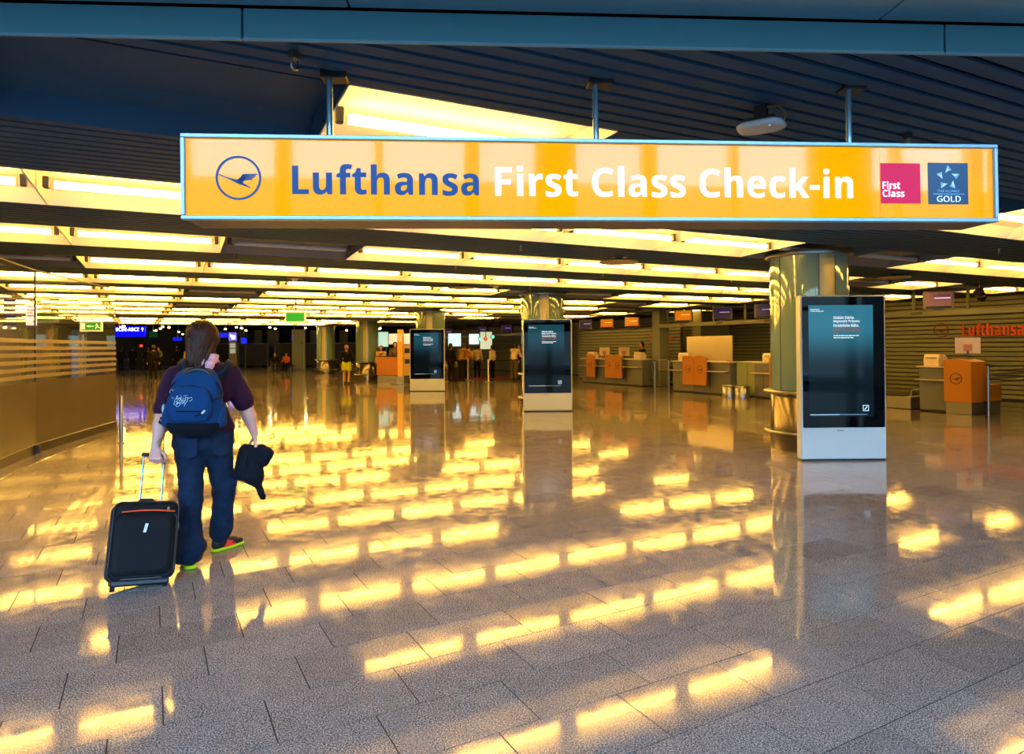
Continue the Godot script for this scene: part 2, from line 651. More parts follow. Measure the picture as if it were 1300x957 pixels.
func slab(b: MB, c: Vector3, bas: Basis, _k: float) -> void:
	# one floor slab: a flat top with a narrow arris all round, 4 mm joints
	var w := TW - 0.006
	var d := TD - 0.006
	var e := 0.0
	var p := []
	var q := []
	for s in [[-1, -1], [1, -1], [1, 1], [-1, 1]]:
		p.append(c + bas * Vector3(s[0] * (w / 2 - e), 0, s[1] * (d / 2 - e)))
		q.append(c + bas * Vector3(s[0] * w / 2, -e, s[1] * d / 2))
	b.flat(p[0], p[1], p[2], p[3], bas.y)
	for k in 4:
		var k2 := (k + 1) % 4
		var o: Vector3 = ((q[k] + q[k2]) * 0.5 - c).normalized()
		b.flat(q[k], q[k2], q[k2] - bas.y * 0.012, q[k] - bas.y * 0.012, o)

const ETURN := 25.2   # the entrance front stands askew to the hall

func entrance() -> void:
	# the tall glazed lobby behind the eye, and the lowered lintel in front of it
	var th := deg_to_rad(-ETURN)
	var bas := Basis(Vector3.UP, th)
	var lintel := struct("trim_1", "teal metal lintel panels across the entrance")
	lintel.rotation.y = th
	var sof := struct("trim_2", "pale teal soffit panels under the entrance lintel")
	sof.rotation.y = th
	var cuts := [-12.0, -8.1, -4.6, -0.98, 2.18, 5.6, 9.2, 13.0, 17.5, 22.0]
	for i in cuts.size() - 1:
		var b := MB.new()
		b.cbox(Vector3((cuts[i] + cuts[i + 1]) / 2, 2.978, -2.912), Vector3(cuts[i + 1] - cuts[i] - 0.006, 0.136, 0.024), 0.005)
		build("panel", b, M.fascia, lintel)
		b = MB.new()
		b.box(Vector3((cuts[i] + cuts[i + 1]) / 2, 2.911, -2.906), Vector3(cuts[i + 1] - cuts[i] - 0.006, 0.010, 0.014))
		build("edge_strip", b, M.soffit, lintel)
	var sc := [-12.0, -7.4, -4.2, -0.52, 1.86, 5.0, 8.5, 13.0]
	for i in sc.size() - 1:
		var b := MB.new()
		b.cbox(Vector3((sc[i] + sc[i + 1]) / 2, 3.07, -2.50), Vector3(sc[i + 1] - sc[i] - 0.008, 0.04, 0.78), 0.004)
		build("panel", b, M.soffit, sof)
	var up := struct("wall_lobby", "plain beige walls of the entrance lobby around the lintel")
	up.rotation.y = th
	var b := MB.new()
	b.box(Vector3(5.0, 5.1, -2.50), Vector3(36, 4.0, 0.8))
	b.box(Vector3(0.5, 7.2, 3.0), Vector3(27, 0.3, 12))
	b.box(Vector3(-12.8, 3.5, 2.9), Vector3(0.3, 7.2, 11.5))
	b.box(Vector3(13.8, 3.5, 2.9), Vector3(0.3, 7.2, 11.5))
	b.box(Vector3(-9.0, 1.55, -2.6), Vector3(8.0, 3.0, 0.3))
	b.box(Vector3(15.9, 1.55, -2.6), Vector3(13.3, 3.0, 0.3))
	build("plaster", b, M.wall, up)
	var wf := struct("window_1", "tall glazed front of the lobby")
	wf.rotation.y = th
	var fr := MB.new()
	for i in 13:
		fr.box(Vector3(-12.0 + i * 2.1, 3.5, 8.6), Vector3(0.34 if i % 2 == 0 else 0.16, 7.0, 0.3))
	fr.box(Vector3(2.55, 3.5, 8.6), Vector3(0.95, 7.0, 0.3))
	fr.box(Vector3(9.8, 3.5, 8.6), Vector3(1.2, 7.0, 0.3))
	for y in [0.1, 3.0, 6.95]:
		fr.box(Vector3(0.5, y, 8.6), Vector3(26, 0.16, 0.2))
	build("frame", fr, M.satin, wf)
	var ext := MB.new()
	ext.box(Vector3(0, -0.4, 34), Vector3(120, 0.2, 52))
	var pv := struct("pavement", "paved forecourt outside the glazed lobby front")
	pv.rotation.y = th
	build("paving", ext, M.wall, pv)
	ext = MB.new()
	ext.box(Vector3(0, 5.9, 40), Vector3(110, 12.8, 8))
	var ob := struct("wall_opposite", "plain facade across the forecourt from the lobby")
	ob.rotation.y = th
	build("plaster", ext, M.wall, ob)

# ---------------------------------------------------------------- ceiling
const Z0 := 6.893
const PZ := 2.737
const PX := 1.76
const U0 := -0.862
const SKEW := 0.031

func ceiling_and_lamps() -> void:
	var cs: Node3D = get_meta("ceiling")
	remove_meta("ceiling")
	var turn := Basis(Vector3.UP, -atan(SKEW))
	# slats: twelve to a bay between the light troughs, more towards the entrance
	var full := slat_mesh(26.3)
	for k in range(-2, 13):
		var zc := -(Z0 + PZ * k) - PZ / 2
		for i in 12:
			lay_slat(cs, turn, zc + 0.77 - (i + 0.5) * 0.1283, full)
	for i in 62:
		lay_slat(cs, turn, -(Z0 - PZ * 2) - PZ / 2 + 0.77 - 0.0642 + 0.1283 * (i + 1), full)
	# light troughs
	var refl := MB.new()
	trough(refl)
	var rm := refl.mesh()
	var tb := MB.new()
	tb.cyl(Vector3(-0.74, 0.02, 0.02), Vector3(0.74, 0.02, 0.02), 0.034, 12)
	var tm := tb.mesh()
	var br := MB.new()
	br.cbox(Vector3(0, 0.035, 0.02), Vector3(0.05, 0.10, 0.06), 0.008)
	var bm := br.mesh()
	for k in range(-1, 13):
		var lit := lit_row(k)
		var count := [0, 0, 0]
		var js := []
		for j in range(-3, 13):
			js.append(float(j))
		for j in js:
			var on: bool = lit.has(int(j))
			var org := Vector3(U0 - 0.05 * k + PX * (j + 0.5), CEIL, 0)
			org.z = -(Z0 + PZ * k) + SKEW * PX * (j + 0.5)
			if org.x > 20.4:
				continue
			var sight := Vector2(org.x * 0.8774 + org.z * 0.4797, org.x * 0.4797 - org.z * 0.8774)
			var seen := sight.y > 0.5 and absf(sight.x / sight.y) < 0.775 + 0.8 / sight.y
			var kind := 2 if not seen else (0 if on else 1)
			count[kind] += 1
			var place := "ceiling row right above the sign" if k == -1 else "%s ceiling row beyond the sign" % ORD[k]
			var o := thing("ceiling_lamp" if on else "unlit_ceiling_trough", (["lit yellow tube, %s lit one from left in %s", "dark unlit trough, %s dark one from left in %s", ("lit" if on else "unlit") + " trough past the picture's edge, %s there in %s"][kind]) % [ORD[count[kind] - 1], place], "lamp" if on else "trough", org, 0.0, "lit ceiling tube troughs" if on else "unlit ceiling troughs")
			o.transform.basis = turn
			obj("reflector", rm, M.reflector if on else (M.trough_cover if k == -1 else M.trough_off), o)
			if k > -1 and k < 9 or on:
				obj("tube", tm, M.tube if on else M.tube_off, o)
				for s in [-0.80, 0.80]:
					obj("bracket", bm, M.bracket, o).position.x = s
			if on:
				var l := AreaLight3D.new()
				l.name = "tube_light"
				l.area_size = Vector2(1.4, 0.05)
				l.light_color = LAMP_COLOR
				l.light_energy = LAMP_ENERGY
				l.shadow_enabled = true
				l.rotation_degrees = Vector3(-90, 0, 0)
				l.position = Vector3(0, -0.005, 0.02)
				l.set("area_range", 60.0)
				o.add_child(l)

func slat_mesh(length: float) -> ArrayMesh:
	var sb := MB.new()
	sb.cbox(Vector3(length / 2, 0.011, 0), Vector3(length, 0.022, 0.094), 0.003)
	return sb.mesh()

func lay_slat(cs: Node3D, turn: Basis, z: float, full: ArrayMesh) -> void:
	# z is where the slat's line crosses x = U0; it starts at the left wall or behind the lintel
	var x0 := maxf(-5.5, front_x(z, -2.97))
	for t in 3:
		x0 = maxf(-5.5, front_x(z + SKEW * (x0 - U0), -2.97))
	if x0 > 19.0:
		return
	var o := obj("slat", full if x0 < -5.0 else slat_mesh(20.8 - x0), M.slat, cs)
	o.transform = Transform3D(turn, Vector3(x0, CEIL, z + SKEW * (x0 - U0)))

func lit_row(k: int) -> Array:
	match k:
		-1: return [1, 5, 6, 7]
		0: return [-1, 0, 1, 2, 3, 4, 7, 8, 9]
		1: return [-1, 0, 2, 3, 4, 5, 6, 7, 9, 11]
		2: return [0, 1, 2, 3, 4, 5, 6, 7, 8, 11]
		3: return [-1, 0, 1, 2, 3, 4, 7, 8, 9, 11]
		4: return [-1, 0, 2, 3, 4, 5, 6, 7, 9]
		5: return [-1, 0, 1, 2, 3, 4, 5, 6, 7, 8, 11]
		6: return [-2, -1, 0, 2, 3, 4, 6, 7, 8, 10]
		7: return [-2, -1, 0, 1, 2, 3, 4, 5, 6, 7, 10]
		8: return [-2, -1, 0, 1, 2, 3, 4, 5, 6, 8]
		9: return []
		10: return [-2, -1, 0, 1, 2, 3, 4, 5, 6, 7]
		11: return [-1, 0, 1, 2, 3, 4, 5, 6]
		12: return [0, 1, 2, 3, 4, 5]
	return []

func trough(b: MB) -> void:
	# an open-bottomed sheet metal vault, 1.2 m across, with end plates; z runs towards the eye
	var prof := [Vector2(0.60, 0.0), Vector2(0.52, 0.13), Vector2(-0.30, 0.13), Vector2(-0.50, 0.08), Vector2(-0.60, -0.045)]
	var hw := PX / 2 - 0.004
	for i in prof.size() - 1:
		var p: Vector2 = prof[i]
		var q: Vector2 = prof[i + 1]
		var d := (q - p).normalized()
		var nn := Vector3(0, d.x, -d.y)
		if nn.y > 0.0 or (absf(nn.y) < 0.3 and (p.x < 0) == (nn.z < 0)):
			nn = -nn
		b.flat(Vector3(-hw, p.y, p.x), Vector3(hw, p.y, p.x), Vector3(hw, q.y, q.x), Vector3(-hw, q.y, q.x), nn)
		var up := Vector3(0, 0.006, 0)
		b.flat(Vector3(-hw, p.y, p.x) + up, Vector3(hw, p.y, p.x) + up, Vector3(hw, q.y, q.x) + up, Vector3(-hw, q.y, q.x) + up, -nn)
	for s in [-1.0, 1.0]:
		var poly := PackedVector2Array()
		for p in prof:
			poly.append(Vector2(p.x, p.y))
		b.prism(poly, -0.003, 0.003, Transform3D(Basis(Vector3(0, 0, 1), Vector3(0, 1, 0), Vector3(-1, 0, 0)), Vector3(s * hw, 0, 0)))

# ---------------------------------------------------------------- the hanging sign
func crane_mark(ring: float, r: float) -> Array:
	# [ring, bird]: a thin ring and a bird in flight, wings as stripes, drawn in x and y about the ring's centre
	var a := MB.new()
	var cnt := 40
	for i in cnt:
		var t0 := TAU * i / cnt
		var t1 := TAU * (i + 1) / cnt
		a.prism(PackedVector2Array([Vector2(cos(t0), sin(t0)) * r, Vector2(cos(t1), sin(t1)) * r, Vector2(cos(t1), sin(t1)) * (r - ring), Vector2(cos(t0), sin(t0)) * (r - ring)]), 0, 0.003)
	var b := MB.new()
	var body := PackedVector2Array()
	var lower := []
	for i in 13:   # neck, body and legs: a long rising stroke from the tail to the beak
		var t := i / 12.0
		var x := lerpf(-0.86, 0.52, t)
		var y := lerpf(0.15, -0.44, pow(t, 0.92)) + 0.03 * sin(t * PI)
		var w := 0.02 + 0.075 * exp(-pow((t - 0.62) * 4.2, 2.0)) + 0.012 * exp(-pow((t - 0.06) * 12.0, 2.0))
		body.append(Vector2(x, y + w) * r)
		lower.append(Vector2(x - 0.01, y - w * 0.7) * r)
	lower.reverse()
	for p in lower:
		body.append(p)
	b.prism(body, 0, 0.003)
	for i in 4:   # the wing: four feathers fanned from the shoulder
		var y := 0.16 - i * 0.075
		var tip := 0.86 - i * 0.075
		b.prism(PackedVector2Array([Vector2(0.02 - i * 0.01, -0.12 - i * 0.035) * r, Vector2(0.26, y - 0.05) * r, Vector2(tip, y - 0.01) * r, Vector2(tip - 0.05, y + 0.035) * r, Vector2(0.2, y + 0.02) * r, Vector2(0.06, -0.04 - i * 0.03) * r]), 0, 0.003)
	b.prism(PackedVector2Array([Vector2(-0.12, -0.10) * r, Vector2(0.14, -0.28) * r, Vector2(0.30, -0.02) * r, Vector2(0.20, 0.18) * r, Vector2(0.06, 0.0) * r]), 0, 0.003)
	return [a, b]

func hanging_sign() -> void:
	var turn := deg_to_rad(-23.8)
	var s := thing("hanging_sign", "long yellow illuminated check-in sign hanging on three rods from the slatted ceiling", "sign", Vector3(0.133, 0, -3.57), turn)
	s.rotation.z = deg_to_rad(0.33)
	# sign axes: x along the face, y up, z towards the eye
	var x0 := 0.014
	var x1 := 4.240
	var y0 := 2.203
	var y1 := 2.620
	var cx := (x0 + x1) / 2
	var cy := (y0 + y1) / 2
	var w := x1 - x0
	var h := y1 - y0
	var box := MB.new()
	box.cbox(Vector3(cx, cy, -0.135), Vector3(w - 0.004, h - 0.004, 0.23), 0.006)
	var bm := mat(Color(0.30, 0.27, 0.25), 0.45, 0.2)
	build("housing", box, bm, s)
	var fr := MB.new()
	var fw := 0.020
	fr.cbox(Vector3(cx, y1 - fw / 2, -0.002), Vector3(w, fw, 0.040), 0.004)
	fr.cbox(Vector3(cx, y0 + fw / 2, -0.002), Vector3(w, fw, 0.040), 0.004)
	fr.cbox(Vector3(x0 + fw / 2, cy, -0.002), Vector3(fw, h - fw * 2, 0.040), 0.004)
	fr.cbox(Vector3(x1 - fw / 2, cy, -0.002), Vector3(fw, h - fw * 2, 0.040), 0.004)
	build("frame", fr, mat(Color(0.52, 0.66, 0.77), 0.32, 0.35), s)
	var ym := mat(Color(0.92, 0.54, 0.0), 0.06, 0.0, 0.22)
	ym.emission_enabled = true
	ym.emission = Color(1.0, 0.655, 0.0)
	ym.emission_energy_multiplier = SIGN_GLOW
	ym.clearcoat_enabled = true
	ym.clearcoat = 0.08
	ym.clearcoat_roughness = 0.02
	for p in [[x0 + fw - 0.004, 3.578], [3.580, x1 - fw + 0.004]]:
		var b := MB.new()
		b.box(Vector3((p[0] + p[1]) / 2, cy, -0.012), Vector3(p[1] - p[0], h - fw * 2 + 0.008, 0.024))
		build("face_panel", b, ym, s)
	var z := 0.0
	var blue := mat(Color(0.0, 0.23, 0.44), 0.3, 0.0, 0.25)
	var white := glow(Color(0.95, 0.97, 1.0), 0.35, Color(0.85, 0.85, 0.85))
	white.roughness = 0.2
	var mk := crane_mark(0.010, 0.108)
	for i in 2:
		var o := build(["emblem_ring", "emblem_bird"][i], mk[i], blue, s)
		o.position = Vector3(0.282, 2.408, z)
	lettering("lettering", "Lufthansa", s, Vector3(0.537, 2.327, z), 0.917, 0.154, blue, 0.003)
	lettering("lettering", "First Class Check-in", s, Vector3(1.535, 2.325, z), 1.893, 0.159, white, 0.003)
	var red := glow(Color(0.85, 0.08, 0.26), 0.32, Color(0.80, 0.10, 0.27))
	red.roughness = 0.3
	red.metallic_specular = 0.2
	var rb := MB.new()
	rb.box(Vector3(3.6945, 2.409, z + 0.001), Vector3(0.223, 0.214, 0.002))
	var rp := build("class_panel", rb, red, s)
	lettering("lettering", "First", rp, Vector3(3.592, 2.378, z + 0.002), 0.098, 0.042, white, 0.002)
	lettering("lettering", "Class", rp, Vector3(3.592, 2.336, z + 0.002), 0.122, 0.040, white, 0.002)
	var teal := mat(Color(0.03, 0.25, 0.37), 0.25, 0.0, 0.3)
	var tb := MB.new()
	tb.box(Vector3(3.9635, 2.410, z + 0.001), Vector3(0.227, 0.222, 0.002))
	var tp := build("alliance_panel", tb, teal, s)
	var silver := mat(Color(0.80, 0.88, 0.93), 0.3)
	var silver2 := mat(Color(0.45, 0.66, 0.78), 0.3)
	for i in 5:   # five leaning facetted points round an open star
		var a := PI / 2 - TAU * i / 5
		var c := Vector2(3.962, 2.440) + Vector2(cos(a), sin(a)) * 0.046
		var tip := c + Vector2(cos(a), sin(a)) * 0.022
		var l := c + Vector2(cos(a + 2.45), sin(a + 2.45)) * 0.024
		var r := c + Vector2(cos(a - 1.75), sin(a - 1.75)) * 0.020
		var m := (l + r) * 0.5 + (tip - c) * 0.1
		var b := MB.new()
		b.prism(PackedVector2Array([tip, l, m]), z + 0.002, z + 0.004)
		var o := build("star_point", b, silver, tp)
		b = MB.new()
		b.prism(PackedVector2Array([tip, m, r]), z + 0.002, z + 0.004)
		build("star_point", b, silver2, tp)
	lettering("lettering", "STAR ALLIANCE", tp, Vector3(3.899, 2.363, z + 0.002), 0.126, 0.013, silver2, 0.002, false)
	var ln := MB.new()
	ln.box(Vector3(3.965, 2.354, z + 0.003), Vector3(0.178, 0.0035, 0.002))
	build("rule", ln, silver2, tp)
	lettering("lettering", "GOLD", tp, Vector3(3.898, 2.312, z + 0.002), 0.134, 0.032, white, 0.002, false)
	var tubes := MB.new()
	var l := AreaLight3D.new()
	l.name = "face_light"
	l.area_size = Vector2(w - 0.1, h - 0.1)
	l.light_color = Color(1.0, 0.72, 0.1)
	l.light_energy = 0.10
	l.shadow_enabled = true
	l.position = Vector3(cx, cy, 0.06)
	l.rotation_degrees = Vector3(0, 180, 0)
	s.add_child(l)
	for x in [0.699, 2.081, 3.487]:
		var b := MB.new()
		var top := 3.02
		b.tube([Vector3(x, y1 - 0.02, -0.12), Vector3(x, top, -0.12)], 0.0165, 16)
		b.lathe(Vector3(x, y1 - 0.004, -0.12), [Vector2(0.034, 0), Vector2(0.034, 0.008), Vector2(0.018, 0.012)], 16)
		var o := build("rod", b, mat(Color(0.60, 0.74, 0.82), 0.25, 0.8), s)
		b = MB.new()
		b.cbox(Vector3(x + 0.025, CEIL - 0.01, -0.13), Vector3(0.13, 0.05, 0.10), 0.006)
		build("clamp", b, M.black, o)

const SIGN_GLOW := 0.36

# ---------------------------------------------------------------- digital poster stands
func kiosks() -> void:
	kiosk("white-edged digital poster stand nearest the eye, before the big pillar on the right", Vector3(8.2505, 0, -5.7145), 28.0, 1)
	kiosk("white-edged digital poster stand second nearest, in the middle of the hall floor", Vector3(8.4635, 0, -13.685), 30.0, 2)
	kiosk("white-edged digital poster stand farthest away, beside the tall yellow machine", Vector3(8.7455, 0, -22.385), 28.0, 3)

func kiosk(label: String, at: Vector3, deg: float, which: int) -> void:
	var w: float = [0, 1.165, 1.19, 1.255][which]
	var h := 2.25
	var s := thing("poster_stand", label, "display stand", at, deg_to_rad(-deg), "digital poster stands along the pillars")
	# x to the right, y up, z towards the eye; front plane at z = 0
	var shell_m := mat(Color(0.70, 0.74, 0.73), 0.3)
	var b := MB.new()
	b.cbox(Vector3(0, 0.02 + (h - 0.02) / 2, -0.08), Vector3(w, h - 0.02, 0.15), 0.016)
	build("casing", b, shell_m, s)
	b = MB.new()
	b.box(Vector3(0, 0.011, -0.08), Vector3(w - 0.03, 0.022, 0.13))
	build("plinth", b, M.black, s)
	# black glass front above the white base
	var gl := mat(Color(0.008, 0.008, 0.012), 0.03, 0.0, 0.26)
	b = MB.new()
	var gy0 := 0.452
	var gy1 := h - 0.022
	b.prism(_off(rrect(w - 0.05, gy1 - gy0, 0.018), Vector2(0, (gy0 + gy1) / 2)), -0.006, 0.004)
	var glass := build("glass_front", b, gl, s)
	var sx0 := -0.475
	var sx1 := 0.405
	var sy0 := 0.605
	var sy1 := 2.115
	var scr := glow(Color(0.10, 0.30, 0.42), 0.22, Color(0.01, 0.02, 0.03))
	scr.roughness = 0.05
	scr.metallic_specular = 0.22
	scr.emission_texture = screen_picture()
	scr.emission = Color(1, 1, 1)
	scr.emission_operator = BaseMaterial3D.EMISSION_OP_MULTIPLY
	scr.emission_energy_multiplier = [0, 0.42, 0.14, 0.16][which]
	var q := MB.new()
	q.flat(Vector3(sx0, sy1, 0.0045), Vector3(sx1, sy1, 0.0045), Vector3(sx1, sy0, 0.0045), Vector3(sx0, sy0, 0.0045), Vector3(0, 0, 1))
	build("screen", q, scr, s)
	var wt := glow(Color(0.85, 0.95, 1.0), 0.75, Color(0.5, 0.5, 0.5))
	var rd := glow(Color(0.75, 0.40, 0.33), 0.35, Color(0.3, 0.2, 0.2))
	var z := 0.005
	lettering("lettering", "Deutsche Asset", s, Vector3(sx0 + 0.025, 2.047, z), 0.125, 0.020, wt, 0.001)
	lettering("lettering", "& Wealth Management", s, Vector3(sx0 + 0.025, 2.020, z), 0.185, 0.022, wt, 0.001)
	var tx := -0.135
	lettering("lettering", "Globale Stärke.", s, Vector3(tx, 1.925, z), 0.287, 0.040, wt, 0.001)
	lettering("lettering", "Regionale Präsenz.", s, Vector3(tx, 1.868, z), 0.363, 0.047, wt, 0.001)
	lettering("lettering", "Persönliche Nähe.", s, Vector3(tx, 1.815, z), 0.348, 0.045, wt, 0.001)
	var r := MB.new()
	for k in [[1.782, 0.365], [1.755, 0.365], [1.728, 0.08]]:
		word_row(r, tx, k[0], k[1], z, 0.012)
	build("small_print", r, rd, s)
	r = MB.new()
	for k in [[1.693, 0.36], [1.664, 0.27]]:
		word_row(r, tx, k[0], k[1], z, 0.013)
	build("small_print", r, wt, s)
	r = MB.new()
	r.box(Vector3(sx0 + 0.21, 0.628, z), Vector3(0.40, 0.010, 0.001))
	r.box(Vector3(sx0 + 0.60, 0.628, z), Vector3(0.38, 0.004, 0.001))
	build("foot_line", r, glow(Color(0.35, 0.65, 0.85), 0.5), s)
	var lb := MB.new()   # square mark with a slanted bar
	var lx := 0.295
	var ly := 0.715
	for e in [[0, 0.036, 0.080, 0.008], [0, -0.036, 0.080, 0.008], [0.036, 0, 0.008, 0.080], [-0.036, 0, 0.008, 0.080]]:
		lb.box(Vector3(lx + e[0], ly + e[1], z + 0.001), Vector3(e[2], e[3], 0.001))
	lb.prism(PackedVector2Array([Vector2(lx - 0.022, ly - 0.020), Vector2(lx - 0.006, ly - 0.020), Vector2(lx + 0.022, ly + 0.020), Vector2(lx + 0.006, ly + 0.020)]), z, z + 0.0015)
	build("square_mark", lb, glow(Color(0.55, 0.80, 1.0), 0.8), s)
	lettering("maker_plate", "Media", s, Vector3(-0.095, 0.402, 0.0), 0.085, 0.020, M.bracket, 0.001)
	b = MB.new()
	b.ball(Vector3(0.04, h - 0.05, 0.004), Vector3(0.008, 0.008, 0.003), 10, 6)
	build("lens", b, M.black, s)
	var l := AreaLight3D.new()
	l.name = "screen_light"
	l.area_size = Vector2(0.86, 1.4)
	l.light_color = Color(0.4, 0.75, 0.95)
	l.light_energy = 0.01
	l.shadow_enabled = true
	l.position = Vector3(-0.035, 1.36, 0.02)
	l.rotation_degrees = Vector3(0, 180, 0)
	s.add_child(l)

func _off(p: PackedVector2Array, o: Vector2) -> PackedVector2Array:
	for i in p.size():
		p[i] += o
	return p

func word_row(b: MB, x: float, y: float, w: float, z: float, h: float) -> void:
	# a line of print too small to read: short low bars word by word
	var g := RandomNumberGenerator.new()
	g.seed = int(y * 1000)
	var at := x
	while at < x + w - 0.01:
		var e := minf(g.randf_range(0.014, 0.05), x + w - at)
		b.box(Vector3(at + e / 2, y + h / 2, z), Vector3(e, h, 0.001))
		at += e + 0.007

var screen_tex: ImageTexture
func screen_picture() -> ImageTexture:
	# the poster on the screen: teal at the upper part fading to near black below
	if screen_tex:
		return screen_tex
	var im := Image.create(64, 128, false, Image.FORMAT_RGB8)
	for y in 128:
		var t := y / 127.0
		var k := smoothstep(0.62, 0.18, t)
		for x in 64:
			im.set_pixel(x, y, Color(0.12, 0.22, 0.27).lerp(Color(0.26, 0.62, 0.74), k) * (1.0 - 0.35 * smoothstep(0.35, 0.75, t)))
	screen_tex = ImageTexture.create_from_image(im)
	return screen_tex

# ---------------------------------------------------------------- pillars
func pillars() -> void:
	var spots := [[8.85, -6.70, "nearest round pillar, behind the first poster stand on the right"], [8.98, -14.75, "second round pillar from the eye, behind the middle poster stand"], [9.26, -23.35, "third round pillar from the eye, behind the farthest poster stand"], [9.48, -32.4, "fourth round pillar from the eye, left of the orange desk"], [9.53, -41.5, "farthest round pillar, right of the square beige pier"]]
	for i in spots.size():
		pillar(Vector3(spots[i][0], 0, spots[i][1]), "glossy pale green clad " + spots[i][2])

func pillar(at: Vector3, label: String) -> void:
	var s := thing("round_pillar", label, "pillar", at, 0.0, "round clad pillars in a line")
	s.set_meta("kind", "thing")
	var r := 0.555
	var face := deg_to_rad(-26.0)
	var green := mat(Color(0.47, 0.58, 0.53), 0.06, 0.12, 0.9)
	var b := MB.new()
	b.lathe(Vector3.ZERO, [Vector2(r, 0.90), Vector2(r, 2.93)], 64)
	build("cladding", b, green, s)
	b = MB.new()
	b.lathe(Vector3.ZERO, [Vector2(r + 0.006, 0.0), Vector2(r + 0.006, 0.885), Vector2(r - 0.005, 0.895)], 64)
	build("base_cladding", b, mat(Color(0.50, 0.47, 0.40), 0.2, 0.9), s)
	b = MB.new()
	b.lathe(Vector3.ZERO, [Vector2(r - 0.02, 2.90), Vector2(r + 0.055, 2.905), Vector2(r + 0.065, 2.93), Vector2(r + 0.055, 2.965), Vector2(r - 0.02, 2.97)], 64)
	build("collar", b, M.satin, s)
	# a flat panel let into the side that faces the entrance, from the collar to the base
	b = MB.new()
	var a0 := face
	for k in 5:
		var t0 := a0 - 0.21 + 0.084 * k
		var t1 := t0 + 0.084
		var p0 := Vector3(sin(t0), 0, cos(t0)) * (r + 0.004)
		var p1 := Vector3(sin(t1), 0, cos(t1)) * (r + 0.004)
		b.quad(p0 + Vector3.UP * 0.90, p1 + Vector3.UP * 0.90, p1 + Vector3.UP * 2.92, p0 + Vector3.UP * 2.92, p0.normalized(), p1.normalized(), p1.normalized(), p0.normalized())
	build("inset_panel", b, mat(Color(0.68, 0.64, 0.42), 0.35, 0.3), s)
	for t in [-0.215, 0.215, 1.25, -1.25]:
		b = MB.new()
		var p := Vector3(sin(a0 + t), 0, cos(a0 + t)) * (r + 0.004)
		b.box(p + Vector3.UP * 1.91, Vector3(0.010, 2.02, 0.010), Basis(Vector3.UP, a0 + t))
		build("seam", b, M.bracket, s)
	# two bumper rails on stubs
	for y in [0.27, 0.875]:
		b = MB.new()
		var pts := []
		for k in 49:
			pts.append(Vector3(cos(TAU * k / 48), 0, sin(TAU * k / 48)) * (r + 0.085) + Vector3.UP * y)
		b.tube(pts, 0.022, 8, false)
		var o := build("bumper_rail", b, M.steel, s)
		for k in 8:
			var d := Vector3(cos(TAU * k / 8 + 0.2), 0, sin(TAU * k / 8 + 0.2))
			var c := MB.new()
			c.cyl(d * (r - 0.01) + Vector3.UP * y, d * (r + 0.085) + Vector3.UP * y, 0.012, 8)
			build("stub", c, M.steel, o)

